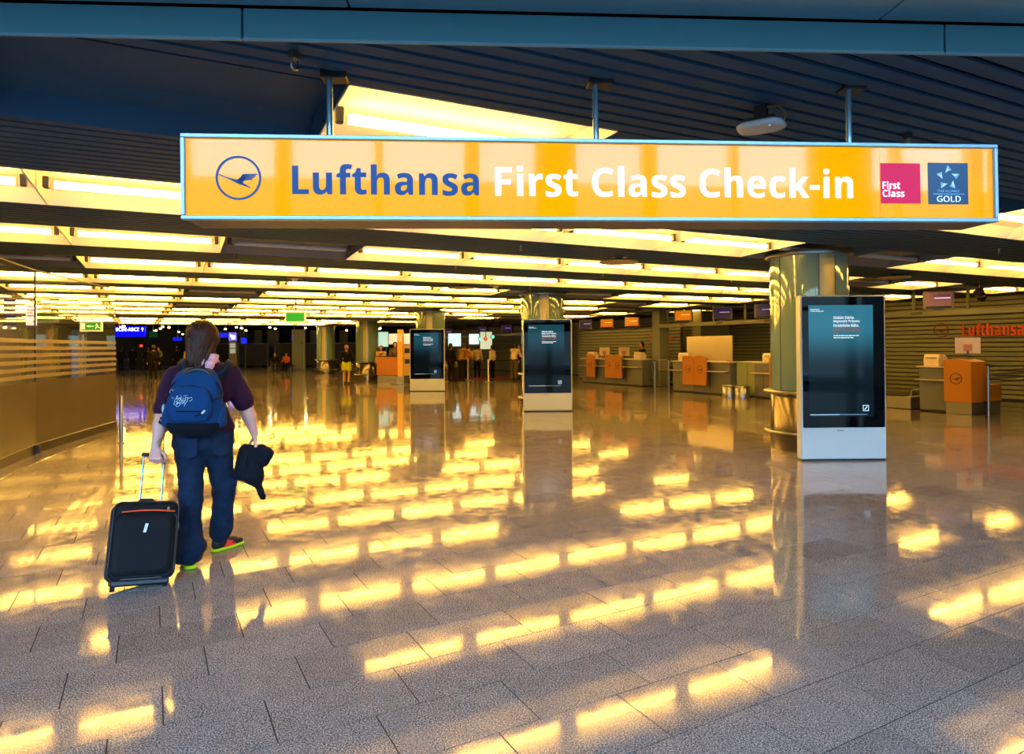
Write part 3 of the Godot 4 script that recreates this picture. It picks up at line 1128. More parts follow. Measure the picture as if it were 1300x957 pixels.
# ---------------------------------------------------------------- curved glass screen on the left
func glass_screen() -> void:
	var s := struct("window_2", "curved glass screen with frosted lower half and frosted stripes")
	var plan := [Vector2(-2.35, -6.2), Vector2(-2.02, -8.8), Vector2(-1.77, -11.03), Vector2(-1.562, -12.44), Vector2(-1.35, -13.2), Vector2(-1.126, -14.0), Vector2(-0.88, -14.8), Vector2(-0.631, -15.59)]
	var top := 2.80
	var pane := StandardMaterial3D.new()
	pane.transparency = BaseMaterial3D.TRANSPARENCY_ALPHA
	pane.albedo_color = Color(0.85, 0.9, 0.85, 0.06)
	pane.roughness = 0.02
	pane.metallic_specular = 0.5
	var frost := StandardMaterial3D.new()
	frost.transparency = BaseMaterial3D.TRANSPARENCY_ALPHA
	frost.albedo_color = Color(0.31, 0.27, 0.16, 0.88)
	frost.roughness = 0.35
	var stripe := StandardMaterial3D.new()
	stripe.transparency = BaseMaterial3D.TRANSPARENCY_ALPHA
	stripe.albedo_color = Color(0.66, 0.60, 0.44, 0.66)
	stripe.roughness = 0.4
	for part in [[0, 3], [3, 7]]:
		var g := MB.new()
		var f := MB.new()
		var rail := MB.new()
		var head := MB.new()
		for i in range(part[0], part[1]):
			sheet(g, plan[i], plan[i + 1], 0.05, top, 0.0)
			sheet(f, plan[i], plan[i + 1], 0.14, 1.10, 0.014)
			sheet(rail, plan[i], plan[i + 1], 0.0, 0.13, 0.02)
			sheet(rail, plan[i], plan[i + 1], 0.0, 0.13, -0.02)
			var a := Vector3(plan[i].x, 0, plan[i].y)
			var b := Vector3(plan[i + 1].x, 0, plan[i + 1].y)
			var d := (b - a).normalized()
			rail.box((a + b) / 2 + Vector3(0, 0.065, 0), Vector3(0.045, 0.13, (b - a).length()), Basis.looking_at(d))
			head.box((a + b) / 2 + Vector3(0, top + 0.01, 0), Vector3(0.03, 0.02, (b - a).length()), Basis.looking_at(d))
		var p := build("pane", g, pane, s)
		build("frosted_film", f, frost, p)
		for k in 6:
			var st := MB.new()
			for i in range(part[0], part[1]):
				sheet(st, plan[i], plan[i + 1], 1.155 + k * 0.107, 1.212 + k * 0.107, 0.014)
			build("frosted_stripe", st, stripe, p)
		build("foot_rail", rail, mat(Color(0.16, 0.13, 0.10), 0.4, 0.5), s)
		build("head_rail", head, M.bracket, s)
	var seam := MB.new()
	seam.box(Vector3(plan[3].x, 1.42, plan[3].y), Vector3(0.02, 2.76, 0.02))
	seam.box(Vector3(plan[3].x + 0.02, 0.06, plan[3].y + 0.02), Vector3(0.09, 0.12, 0.09))
	build("joint_post", seam, M.black, s)
	# small steel bollard beside the free end of the glass
	var b := thing("bollard", "slim steel bollard beside the free end of the glass screen", "bollard", Vector3(-0.44, 0, -12.95))
	var m := MB.new()
	m.lathe(Vector3.ZERO, [Vector2(0.028, 0.0), Vector2(0.028, 0.78), Vector2(0.020, 0.80), Vector2(0.0, 0.802)], 14)
	build("post", m, M.steel, b)
	m = MB.new()
	m.lathe(Vector3.ZERO, [Vector2(0.055, 0.0), Vector2(0.055, 0.012), Vector2(0.03, 0.02)], 14)
	build("foot", m, M.steel, b)
	# behind the glass: hanging banner, poster, three tall potted bamboos
	var bn := thing("hanging_banner", "narrow blue banner hanging behind the glass screen", "banner", Vector3(-3.0, 2.18, -19.9), 0.3)
	m = MB.new()
	m.cbox(Vector3(0, 0.33, 0), Vector3(0.24, 0.66, 0.02), 0.004)
	build("cloth", m, mat(Color(0.12, 0.12, 0.75), 0.6), bn)
	m = MB.new()
	m.cyl(Vector3(-0.14, 0.665, 0), Vector3(0.14, 0.665, 0), 0.012, 8)
	for x in [-0.1, 0.1]:
		m.cyl(Vector3(x, 0.66, 0), Vector3(x, 0.82, 0), 0.004, 6)
	build("rod", m, M.steel, bn)
	var ps := thing("wall_poster", "pale pink printed poster board hanging behind the glass screen", "poster", Vector3(-2.53, 2.18, -19.6), 0.3)
	m = MB.new()
	m.cbox(Vector3(0, 0.26, 0), Vector3(0.22, 0.52, 0.015), 0.003)
	build("board", m, glow(Color(1.0, 0.88, 0.84), 0.8), ps)
	m = MB.new()
	for k in 6:
		word_row(m, -0.085, 0.08 + k * 0.07, 0.17, 0.009, 0.03)
	build("print", m, mat(Color(0.7, 0.25, 0.35), 0.6), ps)
	m = MB.new()
	for x in [-0.08, 0.08]:
		m.cyl(Vector3(x, 0.52, 0), Vector3(x, 0.80, 0), 0.004, 6)
	build("wire", m, M.steel, ps)
	for i in 3:
		bamboo(Vector3(-3.9 + i * 0.75, 0, -29.2 - i * 1.1), i)

func sheet(b: MB, p: Vector2, q: Vector2, y0: float, y1: float, off: float) -> void:
	# one upright strip of the screen; off moves it towards the hall
	var d := (q - p).normalized()
	var n := Vector3(-d.y, 0, d.x)
	if n.x < 0:
		n = -n
	var a := Vector3(p.x, 0, p.y) + n * off
	var c := Vector3(q.x, 0, q.y) + n * off
	b.flat(a + Vector3.UP * y0, c + Vector3.UP * y0, c + Vector3.UP * y1, a + Vector3.UP * y1, n)

func bamboo(at: Vector3, i: int) -> void:
	var g := RandomNumberGenerator.new()
	g.seed = 40 + i
	var o := thing("potted_bamboo", ["tall potted bamboo behind the glass, leftmost of three", "tall potted bamboo behind the glass, middle of three", "tall potted bamboo behind the glass, rightmost of three"][i], "plant", at, 0.0, "potted bamboos behind the glass")
	var b := MB.new()
	b.lathe(Vector3.ZERO, [Vector2(0.20, 0), Vector2(0.25, 0.4), Vector2(0.23, 0.4), Vector2(0.22, 0.36), Vector2(0.0, 0.36)], 16)
	build("pot", b, M.bracket, o)
	b = MB.new()
	var lf := MB.new()
	for k in 7:
		var a := g.randf() * TAU
		var p := Vector3(cos(a), 0, sin(a)) * g.randf_range(0.03, 0.14)
		var tip := p * g.randf_range(1.5, 3.0) + Vector3.UP * g.randf_range(2.1, 2.7)
		b.tube([p + Vector3.UP * 0.34, p.lerp(tip, 0.5) + Vector3.UP * 0.2, tip], [0.014, 0.012, 0.005], 6)
		for j in 34:
			var t := g.randf_range(0.25, 1.0)
			var c := (p + Vector3.UP * 0.34).lerp(tip, t)
			var yaw := g.randf() * TAU
			var d := Vector3(cos(yaw), g.randf_range(-0.7, 0.2), sin(yaw)).normalized() * g.randf_range(0.14, 0.26)
			var sd := d.cross(Vector3.UP).normalized() * 0.018
			var nn := sd.cross(d).normalized()
			lf.tri(c, c + d * 0.45 + sd, c + d, nn, nn, nn)
			lf.tri(c, c + d * 0.45 - sd, c + d, nn, nn, nn)
	build("stem", b, mat(Color(0.45, 0.5, 0.18), 0.5), o)
	var lm := mat(Color(0.50, 0.62, 0.16), 0.5)
	lm.backlight_enabled = true
	lm.backlight = Color(0.3, 0.35, 0.1)
	build("foliage", lf, lm, o)

# ---------------------------------------------------------------- check-in counters on the right
func counters() -> void:
	var beam := struct("trim_3", "pale beam above the counters carrying the monitors")
	var b := MB.new()
	b.cbox(Vector3(17.4, 2.35, -12.4), Vector3(0.30, 0.14, 14.8), 0.01)
	build("beam", b, M.beige, beam)
	for z in [-8.75, -10.05, -10.85, -12.5, -14.9, -15.6, -17.0, -17.6, -19.4]:
		b = MB.new()
		b.cyl(Vector3(17.4, 2.42, z), Vector3(17.4, CEIL, z), 0.035, 10)
		build("hanger_post", b, M.beige, beam)
	for z in [-9.9, -14.55, -16.6, -18.4]:
		b = MB.new()
		b.cbox(Vector3(17.245, 2.36, z), Vector3(0.012, 0.07, 0.30), 0.003)
		build("number_plate", b, M.bracket, beam)
	b = MB.new()
	b.cbox(Vector3(19.9, 1.49, -19.6), Vector3(1.6, 2.97, 0.5), 0.02)
	build("end_pier", b, M.beige, beam)
	b = MB.new()
	b.cbox(Vector3(17.6, 1.49, -20.0), Vector3(0.5, 2.97, 0.45), 0.02)
	build("end_pier", b, M.beige, beam)
	var om := glow(Color(1.0, 0.50, 0.03), 0.5, Color(0.4, 0.2, 0.02))
	var pm := glow(Color(0.20, 0.14, 0.38), 0.2, Color(0.08, 0.06, 0.1))
	var lm := glow(Color(0.62, 0.34, 0.26), 0.4, Color(0.3, 0.2, 0.2))
	var data := [[17.4, 2.42, -9.45, 3, "brown-screened hanging monitor with white bar, above the nearest orange desk"], [17.4, 2.42, -14.75, 2, "dark purple monitor on the beam, half hidden by the nearest pillar"], [17.4, 2.42, -16.55, 2, "dark purple monitor on the beam beside the orange-screened one"], [17.4, 2.42, -18.45, 1, "orange-screened monitor at the far end of the beam"], [18.6, 2.37, -22.9, 1, "orange-screened monitor above the slatted screen, nearest"], [18.6, 2.37, -24.7, 1, "orange-screened monitor above the slatted screen, middle"], [18.6, 2.37, -26.4, 2, "purple monitor above the slatted screen, beside the poster stand"], [17.0, 2.30, -31.5, 2, "purple monitor in the far row, rightmost of three"], [17.0, 2.30, -34.5, 2, "purple monitor in the far row, middle of three"], [17.0, 2.30, -39.5, 2, "purple monitor in the far row, leftmost of three"]]
	for d in data:
		monitor(Vector3(d[0], d[1], d[2]), [null, om, pm, lm][d[3]], d[4], d[3])
	var fb := MB.new()
	fb.cbox(Vector3(17.0, 2.24, -35.5), Vector3(0.25, 0.12, 14), 0.01)
	for z in [-29.5, -33.0, -37.0, -41.0]:
		fb.cyl(Vector3(17.0, 2.29, z), Vector3(17.0, CEIL, z), 0.035, 8)
	var far_beam := struct("trim_4", "pale beam over the far counters")
	build("beam", fb, M.beige, far_beam)
	# slatted screen behind the second island
	var sc := struct("wall_screen", "screen of horizontal metal slats behind the far desk island")
	b = MB.new()
	b.box(Vector3(18.72, 1.18, -23.6), Vector3(0.06, 2.36, 7.2))
	build("backing", b, M.darkwall, sc)
	for i in 17:
		b = MB.new()
		b.cbox(Vector3(18.65, 0.10 + i * 0.135, -23.6), Vector3(0.06, 0.105, 7.2), 0.012)
		build("slat", b, M.beige, sc)
	# wall lettering and emblem over the nearest desk
	var wl := thing("wall_lettering", "orange airline lettering and crane emblem on the slatted wall at far right", "lettering", Vector3(20.775, 0, -10.6))
	var face := Basis(Vector3(0, 0, 1), Vector3(0, 1, 0), Vector3(-1, 0, 0))
	var red := mat(Color(0.82, 0.27, 0.05), 0.4)
	lettering("letters", "Lufthansa", wl, Vector3(0, 1.80, 0), 1.55, 0.36, red, 0.03, true, face)
	var mk := crane_mark(0.022, 0.21)
	for i in 2:
		var o := build(["ring", "bird"][i], mk[i], mat(Color(0.42, 0.20, 0.06), 0.5), wl)
		o.transform = Transform3D(face * Basis.from_scale(Vector3(1, 1, 6)), Vector3(0, 1.99, -0.60))
	var wl2 := thing("wall_lettering", "small red airline lettering and emblem on the far slatted screen", "lettering", Vector3(18.61, 0, -21.4))
	lettering("letters", "Lufthansa", wl2, Vector3(0, 1.80, 0.0), 1.0, 0.24, red, 0.02, true, face)
	mk = crane_mark(0.018, 0.15)
	for i in 2:
		var o := build(["ring", "bird"][i], mk[i], red, wl2)
		o.transform = Transform3D(face * Basis.from_scale(Vector3(1, 1, 4)), Vector3(0, 1.92, -0.32))
	# desks
	desk("grey check-in desk with one orange front, nearest on the right", 16.0, -9.15, -8.46, [[-8.47, -7.90]], true)
	desk("long grey check-in desk with paired orange fronts and steel back panel", 16.0, -17.6, -15.0, [[-16.88, -16.35], [-16.34, -15.80]], false)
	desk("grey check-in desk partly hidden behind the nearest pillar", 16.0, -14.05, -12.6, [[-13.3, -12.75]], false)
	desk("green-grey check-in desk island with three orange fronts, farther away", 16.8, -24.3, -20.2, [[-23.65, -23.05], [-22.32, -21.76], [-21.75, -21.20]], false)
	desk("farthest check-in desk behind the queue, single orange front", 15.6, -39.5, -35.6, [[-37.0, -35.8]], false)
	# steel back panel of the second desk
	var bp := thing("steel_backboard", "large brushed steel board standing on the desk with paired orange fronts", "panel", Vector3(16.75, 1.064, -16.6))
	b = MB.new()
	b.cbox(Vector3(0, 0.42, 0), Vector3(0.05, 0.84, 2.1), 0.012)
	build("sheet", b, mat(Color(0.72, 0.68, 0.60), 0.3, 0.9), bp)
	b = MB.new()
	for z in [-0.9, 0.9]:
		b.cbox(Vector3(0, 0.012, z), Vector3(0.2, 0.024, 0.1), 0.004)
	build("foot", b, M.satin, bp)
	# baggage scale and steel bins
	var bs := thing("baggage_scale", "low baggage scale with dark belt beside the nearest desk", "scale", Vector3(16.9, 0, -10.35))
	b = MB.new()
	b.cbox(Vector3(0, 0.15, 0), Vector3(1.6, 0.30, 1.9), 0.02)
	build("body", b, M.satin, bs)
	b = MB.new()
	b.cbox(Vector3(0, 0.31, 0), Vector3(1.5, 0.03, 1.5), 0.01)
	build("belt", b, M.rubber, bs)
	b = MB.new()
	for z in [-0.92, 0.92]:
		b.tube([Vector3(-0.75, 0.3, z), Vector3(-0.70, 0.46, z), Vector3(0.7, 0.46, z), Vector3(0.75, 0.3, z)], 0.02, 8)
	build("guard_rail", b, M.steel, bs)
	for i in 2:
		var bn := thing("steel_bin", ["brushed steel drum left of the pale green cabinet", "brushed steel drum right, below the pale green cabinet"][i], "bin", Vector3(15.72, 0, -14.75 + i * 0.52))
		b = MB.new()
		b.lathe(Vector3.ZERO, [Vector2(0.22, 0.0), Vector2(0.22, 0.34), Vector2(0.20, 0.36), Vector2(0.0, 0.36)], 20)
		build("drum", b, M.steel, bn)
		b = MB.new()
		b.lathe(Vector3.ZERO, [Vector2(0.226, 0.30), Vector2(0.226, 0.325)], 20)
		build("band", b, M.bracket, bn)
	var cb := thing("cabinet", "pale green cabinet between two check-in desks, behind the steel drums", "cabinet", Vector3(16.55, 0, -14.52))
	b = MB.new()
	b.cbox(Vector3(0, 0.535, 0), Vector3(0.6, 1.03, 0.86), 0.015)
	build("body", b, mat(Color(0.50, 0.55, 0.38), 0.4), cb)
	b = MB.new()
	b.cbox(Vector3(0, 1.06, 0), Vector3(0.64, 0.025, 0.90), 0.006)
	build("top", b, M.white, cb)
	b = MB.new()
	b.box(Vector3(-0.302, 0.55, 0), Vector3(0.004, 0.9, 0.008))
	build("door_gap", b, M.black, cb)
	# slatted gates between the desks
	gate(Vector3(16.12, 0, -7.72), "slatted steel gate on a post beside the nearest orange desk", 1.65, 0.73, 1.07, 0.0)
	gate(Vector3(16.9, 0, -19.55), "slatted yellow-lit gate between the two desk islands, left", 0.5, 0.35, 0.98, 1.2)
	gate(Vector3(16.7, 0, -18.55), "slatted yellow-lit gate between the two desk islands, right", 0.7, 0.70, 1.05, 1.4)
	# things on the desks
	paper_box(Vector3(16.35, 1.063, -8.95), "cream ticket printer on the nearest desk", 0.0)
	paper_box(Vector3(16.35, 1.063, -17.35), "cream ticket printer on the steel-backed desk", 0.5)
	paper_box(Vector3(16.4, 1.063, -13.75), "white ticket printer on the desk behind the nearest pillar", 0.3)
	paper_box(Vector3(17.2, 1.063, -24.0), "cream ticket printer at the far end of the island", 0.4)
	paper_box(Vector3(17.3, 1.063, -20.9), "cream ticket printer at the near end of the island", 0.2)
	screen_back(Vector3(16.15, 1.243, -8.14), "pale monitor seen from behind on the nearest orange desk")
	screen_back(Vector3(17.25, 1.063, -23.2), "pale monitor seen from behind on the island, left")
	screen_back(Vector3(17.25, 1.063, -21.85), "pale monitor seen from behind on the island, right")
	desk_lamp(Vector3(16.45, 1.063, -9.0))

func desk(label: String, x: float, za: float, zb: float, fronts: Array, thick: bool) -> void:
	# front faces the hall (-x); top at about 1.05 m with a bag ledge
	var zc := (za + zb) / 2
	var w := zb - za
	var s := thing("checkin_desk", label, "desk", Vector3(x, 0, zc), 0.0, "check-in desks along the right side")
	var b := MB.new()
	b.cbox(Vector3(0.45, 0.53, 0), Vector3(0.86, 1.0, w), 0.02)
	build("body", b, M.counter, s)
	b = MB.new()
	b.cbox(Vector3(0.43, 0.015, 0), Vector3(0.80, 0.03, w - 0.06), 0.004)
	build("plinth", b, M.black, s)
	b = MB.new()
	b.cbox(Vector3(0.42, 1.045, 0), Vector3(0.98, 0.032, w + 0.04), 0.008)
	build("worktop", b, mat(Color(0.78, 0.74, 0.64), 0.3), s)
	b = MB.new()
	b.cbox(Vector3(-0.08, 0.74, 0), Vector3(0.22, 0.03, w), 0.008)
	build("bag_ledge", b, mat(Color(0.74, 0.70, 0.58), 0.3, 0.5), s)
	for i in int(w / 0.7):
		b = MB.new()
		b.box(Vector3(0.0175, 0.4, -w / 2 + 0.7 * (i + 1) - 0.35), Vector3(0.005, 0.62, 0.008))
		build("panel_gap", b, M.black, s)
	for f in fronts:
		var fw: float = f[1] - f[0]
		var fc: float = (f[0] + f[1]) / 2 - zc
		var poly := PackedVector2Array([Vector2(-fw / 2, 0.28), Vector2(fw / 2, 0.28)])
		for k in 11:
			var t := k / 10.0
			poly.append(Vector2(lerpf(fw / 2, -fw / 2, t), 1.13 + 0.11 * sin(PI * lerpf(0.12, 0.75, t))))
		b = MB.new()
		var d := 0.62 if thick else 0.05
		# outline in (z, y), extruded along x
		b.prism(poly, -d, 0.0, Transform3D(Basis(Vector3(0, 0, 1), Vector3(0, 1, 0), Vector3(-1, 0, 0)), Vector3(-0.20, 0, fc)))
		var fr := build("orange_front", b, M.orange, s)
		var mk := crane_mark(0.014, 0.125)
		for i in 2:
			var o := build(["emblem_ring", "emblem_bird"][i], mk[i], mat(Color(0.22, 0.11, 0.05), 0.4), fr)
			o.transform = Transform3D(Basis(Vector3(0, 0, 1), Vector3(0, 1, 0), Vector3(-1, 0, 0)), Vector3(-0.2, 0.80, fc - (0.03 if thick else 0.0)))
		if thick:
			b = MB.new()
			b.cbox(Vector3(0.11, 0.14, fc), Vector3(0.56, 0.28, fw - 0.03), 0.01)
			build("steel_base", b, M.satin, s)
			b = MB.new()
			b.cbox(Vector3(0.80, 0.46, fc + 0.10), Vector3(0.50, 0.38, 0.40), 0.02)
			build("orange_block", b, M.orange, s)
			b = MB.new()
			b.cbox(Vector3(0.80, 0.135, fc + 0.10), Vector3(0.46, 0.27, 0.36), 0.01)
			build("steel_base", b, M.satin, s)
		else:
			b = MB.new()
			b.cbox(Vector3(-0.08, 0.8, fc), Vector3(0.16, 0.3, fw * 0.7), 0.01)
			build("front_bracket", b, M.counter, s)

func monitor(at: Vector3, m: Material, label: String, kind: int) -> void:
	var s := thing("counter_monitor", label, "monitor", at, deg_to_rad(-58), "monitors on the beams above the counters")
	var b := MB.new()
	var r0 := []
	var prof := [[0.66, 0.44, 0.0], [0.66, 0.44, -0.10], [0.50, 0.36, -0.30], [0.36, 0.28, -0.42]]
	for q in prof:
		var ring := []
		for p in rrect(q[0], q[1], 0.03, 3):
			ring.append(Vector3(p.x, p.y + 0.26, q[2] + 0.2))
		r0.append(ring)
	b.loft(r0)
	build("casing", b, mat(Color(0.48, 0.44, 0.36), 0.5), s)
	b = MB.new()
	b.cbox(Vector3(0, 0.275, 0.203), Vector3(0.57, 0.34, 0.012), 0.004)
	build("screen", b, m, s)
	b = MB.new()
	b.cbox(Vector3(0, 0.07, 0.204), Vector3(0.54, 0.05, 0.008), 0.003)
	build("chin", b, M.black, s)
	b = MB.new()
	b.cbox(Vector3(0, 0.02, 0.05), Vector3(0.24, 0.04, 0.20), 0.006)
	build("foot", b, M.bracket, s)
	if kind == 3:
		lettering("screen_text", "Lufthansa", s, Vector3(-0.10, 0.34, 0.209), 0.34, 0.07, mat(Color(0.10, 0.06, 0.35), 0.4), 0.002)
	b = MB.new()
	b.box(Vector3(0.08, 0.30, 0.211), Vector3(0.34, 0.022, 0.002))
	build("screen_bar", b, glow(Color(0.85, 0.72, 1.0) if kind != 1 else Color(1, 0.8, 0.3), 0.8 if kind != 2 else 0.35), s)

func gate(at: Vector3, label: String, length: float, y0: float, y1: float, turn: float) -> void:
	var s := thing("slatted_gate", label, "gate", at, turn, "slatted gates between desks")
	var b := MB.new()
	b.cyl(Vector3.ZERO, Vector3(0, y1 + 0.02, 0), 0.028, 12)
	build("post", b, M.steel, s)
	b = MB.new()
	b.ball(Vector3(0, y1 + 0.03, 0), Vector3(0.035, 0.03, 0.035), 10, 6)
	build("cap", b, M.black, s)
	b = MB.new()
	b.tube([Vector3(0.03, y0, 0), Vector3(length, y0, 0), Vector3(length, y1, 0), Vector3(0.03, y1, 0)], 0.014, 8)
	build("frame", b, M.steel, s)
	var cnt := int((y1 - y0) / 0.07)
	for i in range(1, cnt):
		b = MB.new()
		b.cbox(Vector3(length / 2, y0 + (y1 - y0) * i / cnt, 0), Vector3(length - 0.02, 0.032, 0.012), 0.003)
		build("slat", b, M.satin, s)

func paper_box(at: Vector3, label: String, turn: float) -> void:
	var s := thing("ticket_printer", label, "printer", at, turn, "ticket printers on the desks")
	var b := MB.new()
	var poly := PackedVector2Array([Vector2(-0.18, 0.0), Vector2(0.18, 0.0), Vector2(0.20, 0.16), Vector2(0.08, 0.27), Vector2(-0.14, 0.27), Vector2(-0.19, 0.15)])
	b.prism(poly, -0.17, 0.17)
	build("casing", b, mat(Color(0.86, 0.80, 0.66), 0.4), s)
	b = MB.new()
	b.cbox(Vector3(-0.17, 0.19, 0), Vector3(0.05, 0.012, 0.24), 0.003)
	build("slot", b, M.black, s)
	b = MB.new()
	b.cbox(Vector3(-0.22, 0.20, 0), Vector3(0.09, 0.004, 0.2), 0.001)
	build("paper", b, M.white, s)

func screen_back(at: Vector3, label: String) -> void:
	var s := thing("desk_monitor", label, "monitor", at, deg_to_rad(-60), "monitors standing on the desks")
	var b := MB.new()
	b.cbox(Vector3(0, 0.29, 0), Vector3(0.48, 0.36, 0.045), 0.012)
	build("casing", b, mat(Color(0.74, 0.68, 0.60), 0.4), s)
	b = MB.new()
	b.cbox(Vector3(0, 0.25, 0.035), Vector3(0.16, 0.14, 0.03), 0.006)
	build("stand_plate", b, M.orange, s)
	b = MB.new()
	b.cyl(Vector3(0, 0.01, 0.02), Vector3(0, 0.2, 0.02), 0.02, 8)
	b.cbox(Vector3(0, 0.008, 0.02), Vector3(0.2, 0.016, 0.16), 0.004)
	build("foot", b, M.bracket, s)

func desk_lamp(at: Vector3) -> void:
	var s := thing("boarding_reader", "black handheld reader standing on the nearest desk", "reader", at + Vector3(-0.1, 0, 0.40))
	var b := MB.new()
	b.cbox(Vector3(0, 0.012, 0), Vector3(0.14, 0.024, 0.12), 0.004)
	build("foot", b, M.black, s)
	b = MB.new()
	b.tube([Vector3(0, 0.02, 0), Vector3(0.01, 0.10, 0), Vector3(-0.06, 0.16, 0)], [0.02, 0.022, 0.035], 8)
	build("head", b, M.black, s)

# ---------------------------------------------------------------- far hall, ceiling fittings, queue furniture
func far_hall() -> void:
	exit_sign(Vector3(3.6, 2.30, -19.33), "plain bright green exit box hanging in mid hall", 0.56, 0.33, 0)
	exit_sign(Vector3(-1.8, 2.22, -27.1), "green and white running man exit sign seen through the glass", 0.70, 0.36, 1)
	exit_sign(Vector3(4.1, 2.52, -55.5), "tiny green exit sign beside the traveller's head", 0.8, 0.36, 2)
	# blue gate sign
	var s := thing("gate_sign", "wide blue gate direction sign with white letters at far left", "sign", Vector3(-1.2, 2.46, -51.9), deg_to_rad(-28))
	var b := MB.new()
	b.cbox(Vector3(0, 0.35, 0), Vector3(2.05, 0.70, 0.12), 0.01)
	build("box", b, glow(Color(0.02, 0.02, 0.95), 0.9, Color(0.02, 0.02, 0.5)), s)
	var wt := glow(Color(1, 1, 1), 1.6)
	lettering("letters", "BCDE-ABCZ", s, Vector3(-0.95, 0.38, 0.061), 1.55, 0.24, wt, 0.01)
	b = MB.new()
	b.prism(PackedVector2Array([Vector2(0.80, 0.38), Vector2(0.86, 0.38), Vector2(0.86, 0.52), Vector2(0.93, 0.52), Vector2(0.83, 0.64), Vector2(0.73, 0.52), Vector2(0.80, 0.52)]), 0.06, 0.07)
	build("arrow", b, wt, s)
	b = MB.new()
	for x in [-0.8, 0.8]:
		b.cyl(Vector3(x, 0.7, 0), Vector3(x, 0.96, 0), 0.02, 8)
	build("hanger", b, M.steel, s)
	var gs := thing("green_sign", "dim dark green panel beside the wide blue gate sign", "sign", Vector3(0.15, 2.42, -51.3), deg_to_rad(-28))
	b = MB.new()
	b.cbox(Vector3(0, 0.2, 0), Vector3(0.5, 0.42, 0.1), 0.01)
	build("box", b, glow(Color(0.0, 0.35, 0.18), 0.25, Color(0.02, 0.15, 0.08)), gs)
	b = MB.new()
	b.cyl(Vector3(0, 0.4, 0), Vector3(0, 1.0, 0), 0.02, 8)
	build("hanger", b, M.steel, gs)
	for q in [[Vector3(1.9, 2.28, -60.0), 0.7, 0.28, "small blue sign glowing left of the traveller's head"], [Vector3(5.2, 2.55, -60.5), 1.1, 0.40, "blue sign glowing just right of the traveller's head"], [Vector3(7.1, 2.05, -61.5), 0.5, 0.5, "small blue screen beside the lit information column"], [Vector3(13.2, 2.2, -58.0), 1.0, 0.7, "blue-lit screen between the two far round pillars"], [Vector3(10.6, 2.2, -57.5), 0.5, 0.5, "dim blue screen right of the square pier"]]:
		var o := thing("blue_sign", q[3], "sign", q[0], deg_to_rad(-28), "blue glowing signs at the far end")
		b = MB.new()
		b.cbox(Vector3(0, q[2] / 2, 0), Vector3(q[1], q[2], 0.1), 0.01)
		build("box", b, glow(Color(0.04, 0.12, 0.85), 0.9, Color(0.02, 0.03, 0.4)), o)
		b = MB.new()
		b.cyl(Vector3(0, q[2], 0), Vector3(0, 3.42 - q[0].y, 0), 0.02, 8)
		build("hanger", b, M.steel, o)
	# information column
	var c := thing("information_column", "slim information column with blue top screen beyond the traveller", "column", Vector3(5.7, 0, -56.1), deg_to_rad(-28))
	c.set_meta("kind", "thing")
	b = MB.new()
	b.cbox(Vector3(0, 1.45, 0), Vector3(0.62, 2.9, 0.25), 0.03)
	build("body", b, mat(Color(0.45, 0.42, 0.33), 0.5), c)
	b = MB.new()
	b.cbox(Vector3(0, 2.55, 0.13), Vector3(0.60, 0.62, 0.02), 0.006)
	build("top_screen", b, glow(Color(0.05, 0.2, 1.0), 1.2), c)
	b = MB.new()
	b.cbox(Vector3(0.06, 2.5, 0.145), Vector3(0.26, 0.30, 0.01), 0.004)
	b.cbox(Vector3(-0.14, 2.62, 0.145), Vector3(0.08, 0.2, 0.01), 0.004)
	build("pictogram", b, wt, c)
	for y in [1.85, 1.42]:
		b = MB.new()
		b.cbox(Vector3(0, y, 0.13), Vector3(0.44, 0.36, 0.02), 0.006)
		build("panel", b, glow(Color(0.45, 0.6, 0.6), 0.5), c)
	# square pier
	var p := thing("square_pier", "square beige boarded pier right of the hanging green box", "pillar", Vector3(9.5, 0, -49.8), deg_to_rad(-14))
	p.set_meta("kind", "thing")
	for i in 4:
		b = MB.new()
		b.cbox(Vector3(-0.345 + i * 0.23, 1.49, 0), Vector3(0.225, 2.96, 0.9), 0.012)
		build("board", b, M.beige, p)
	b = MB.new()
	b.cbox(Vector3(0, 0.06, 0), Vector3(0.98, 0.12, 0.96), 0.01)
	build("skirting", b, M.bracket, p)
	b = MB.new()
	b.cbox(Vector3(0.2, 2.0, 0.455), Vector3(0.12, 0.14, 0.02), 0.004)
	build("call_point", b, M.bracket, p)
	# dark partitions and pale uprights at the end
	for i in 6:
		var o := thing("dark_partition", "tall black partition board at the hall's far end, %s from the left" % ORD[i], "partition", Vector3(3.6 + i * 2.3, 0, -64.2 + i * 1.15), deg_to_rad(-27), "black partitions at the far end")
		o.set_meta("kind", "thing")
		b = MB.new()
		b.cbox(Vector3(0, 1.05, 0), Vector3(1.9, 1.9, 0.1), 0.01)
		build("board", b, M.black, o)
		b = MB.new()
		for x in [-0.98, 0.98]:
			b.cbox(Vector3(x, 1.05, 0), Vector3(0.09, 2.1, 0.12), 0.01)
		b.cbox(Vector3(0, 2.05, 0), Vector3(2.0, 0.08, 0.12), 0.01)
		build("frame", b, M.beige, o)
	for i in 5:
		var o := thing("pale_upright", "pale beige upright panel behind the black partitions, %s from the left" % ORD[i], "panel", Vector3([7.6, 8.85, 10.1, 13.8, 16.5][i], 0, -66.3 + i * 0.5), deg_to_rad(-28), "pale uprights behind the black partitions")
		o.set_meta("kind", "thing")
		b = MB.new()
		b.cbox(Vector3(0, 1.66, 0), Vector3([0.7, 0.7, 1.1, 0.8, 0.8][i], 3.32, 0.2), 0.02)
		build("board", b, M.beige, o)
		b = MB.new()
		b.cbox(Vector3(0, 0.06, 0.02), Vector3([0.7, 0.7, 1.1, 0.8, 0.8][i] + 0.04, 0.12, 0.2), 0.01)
		build("skirting", b, M.bracket, o)
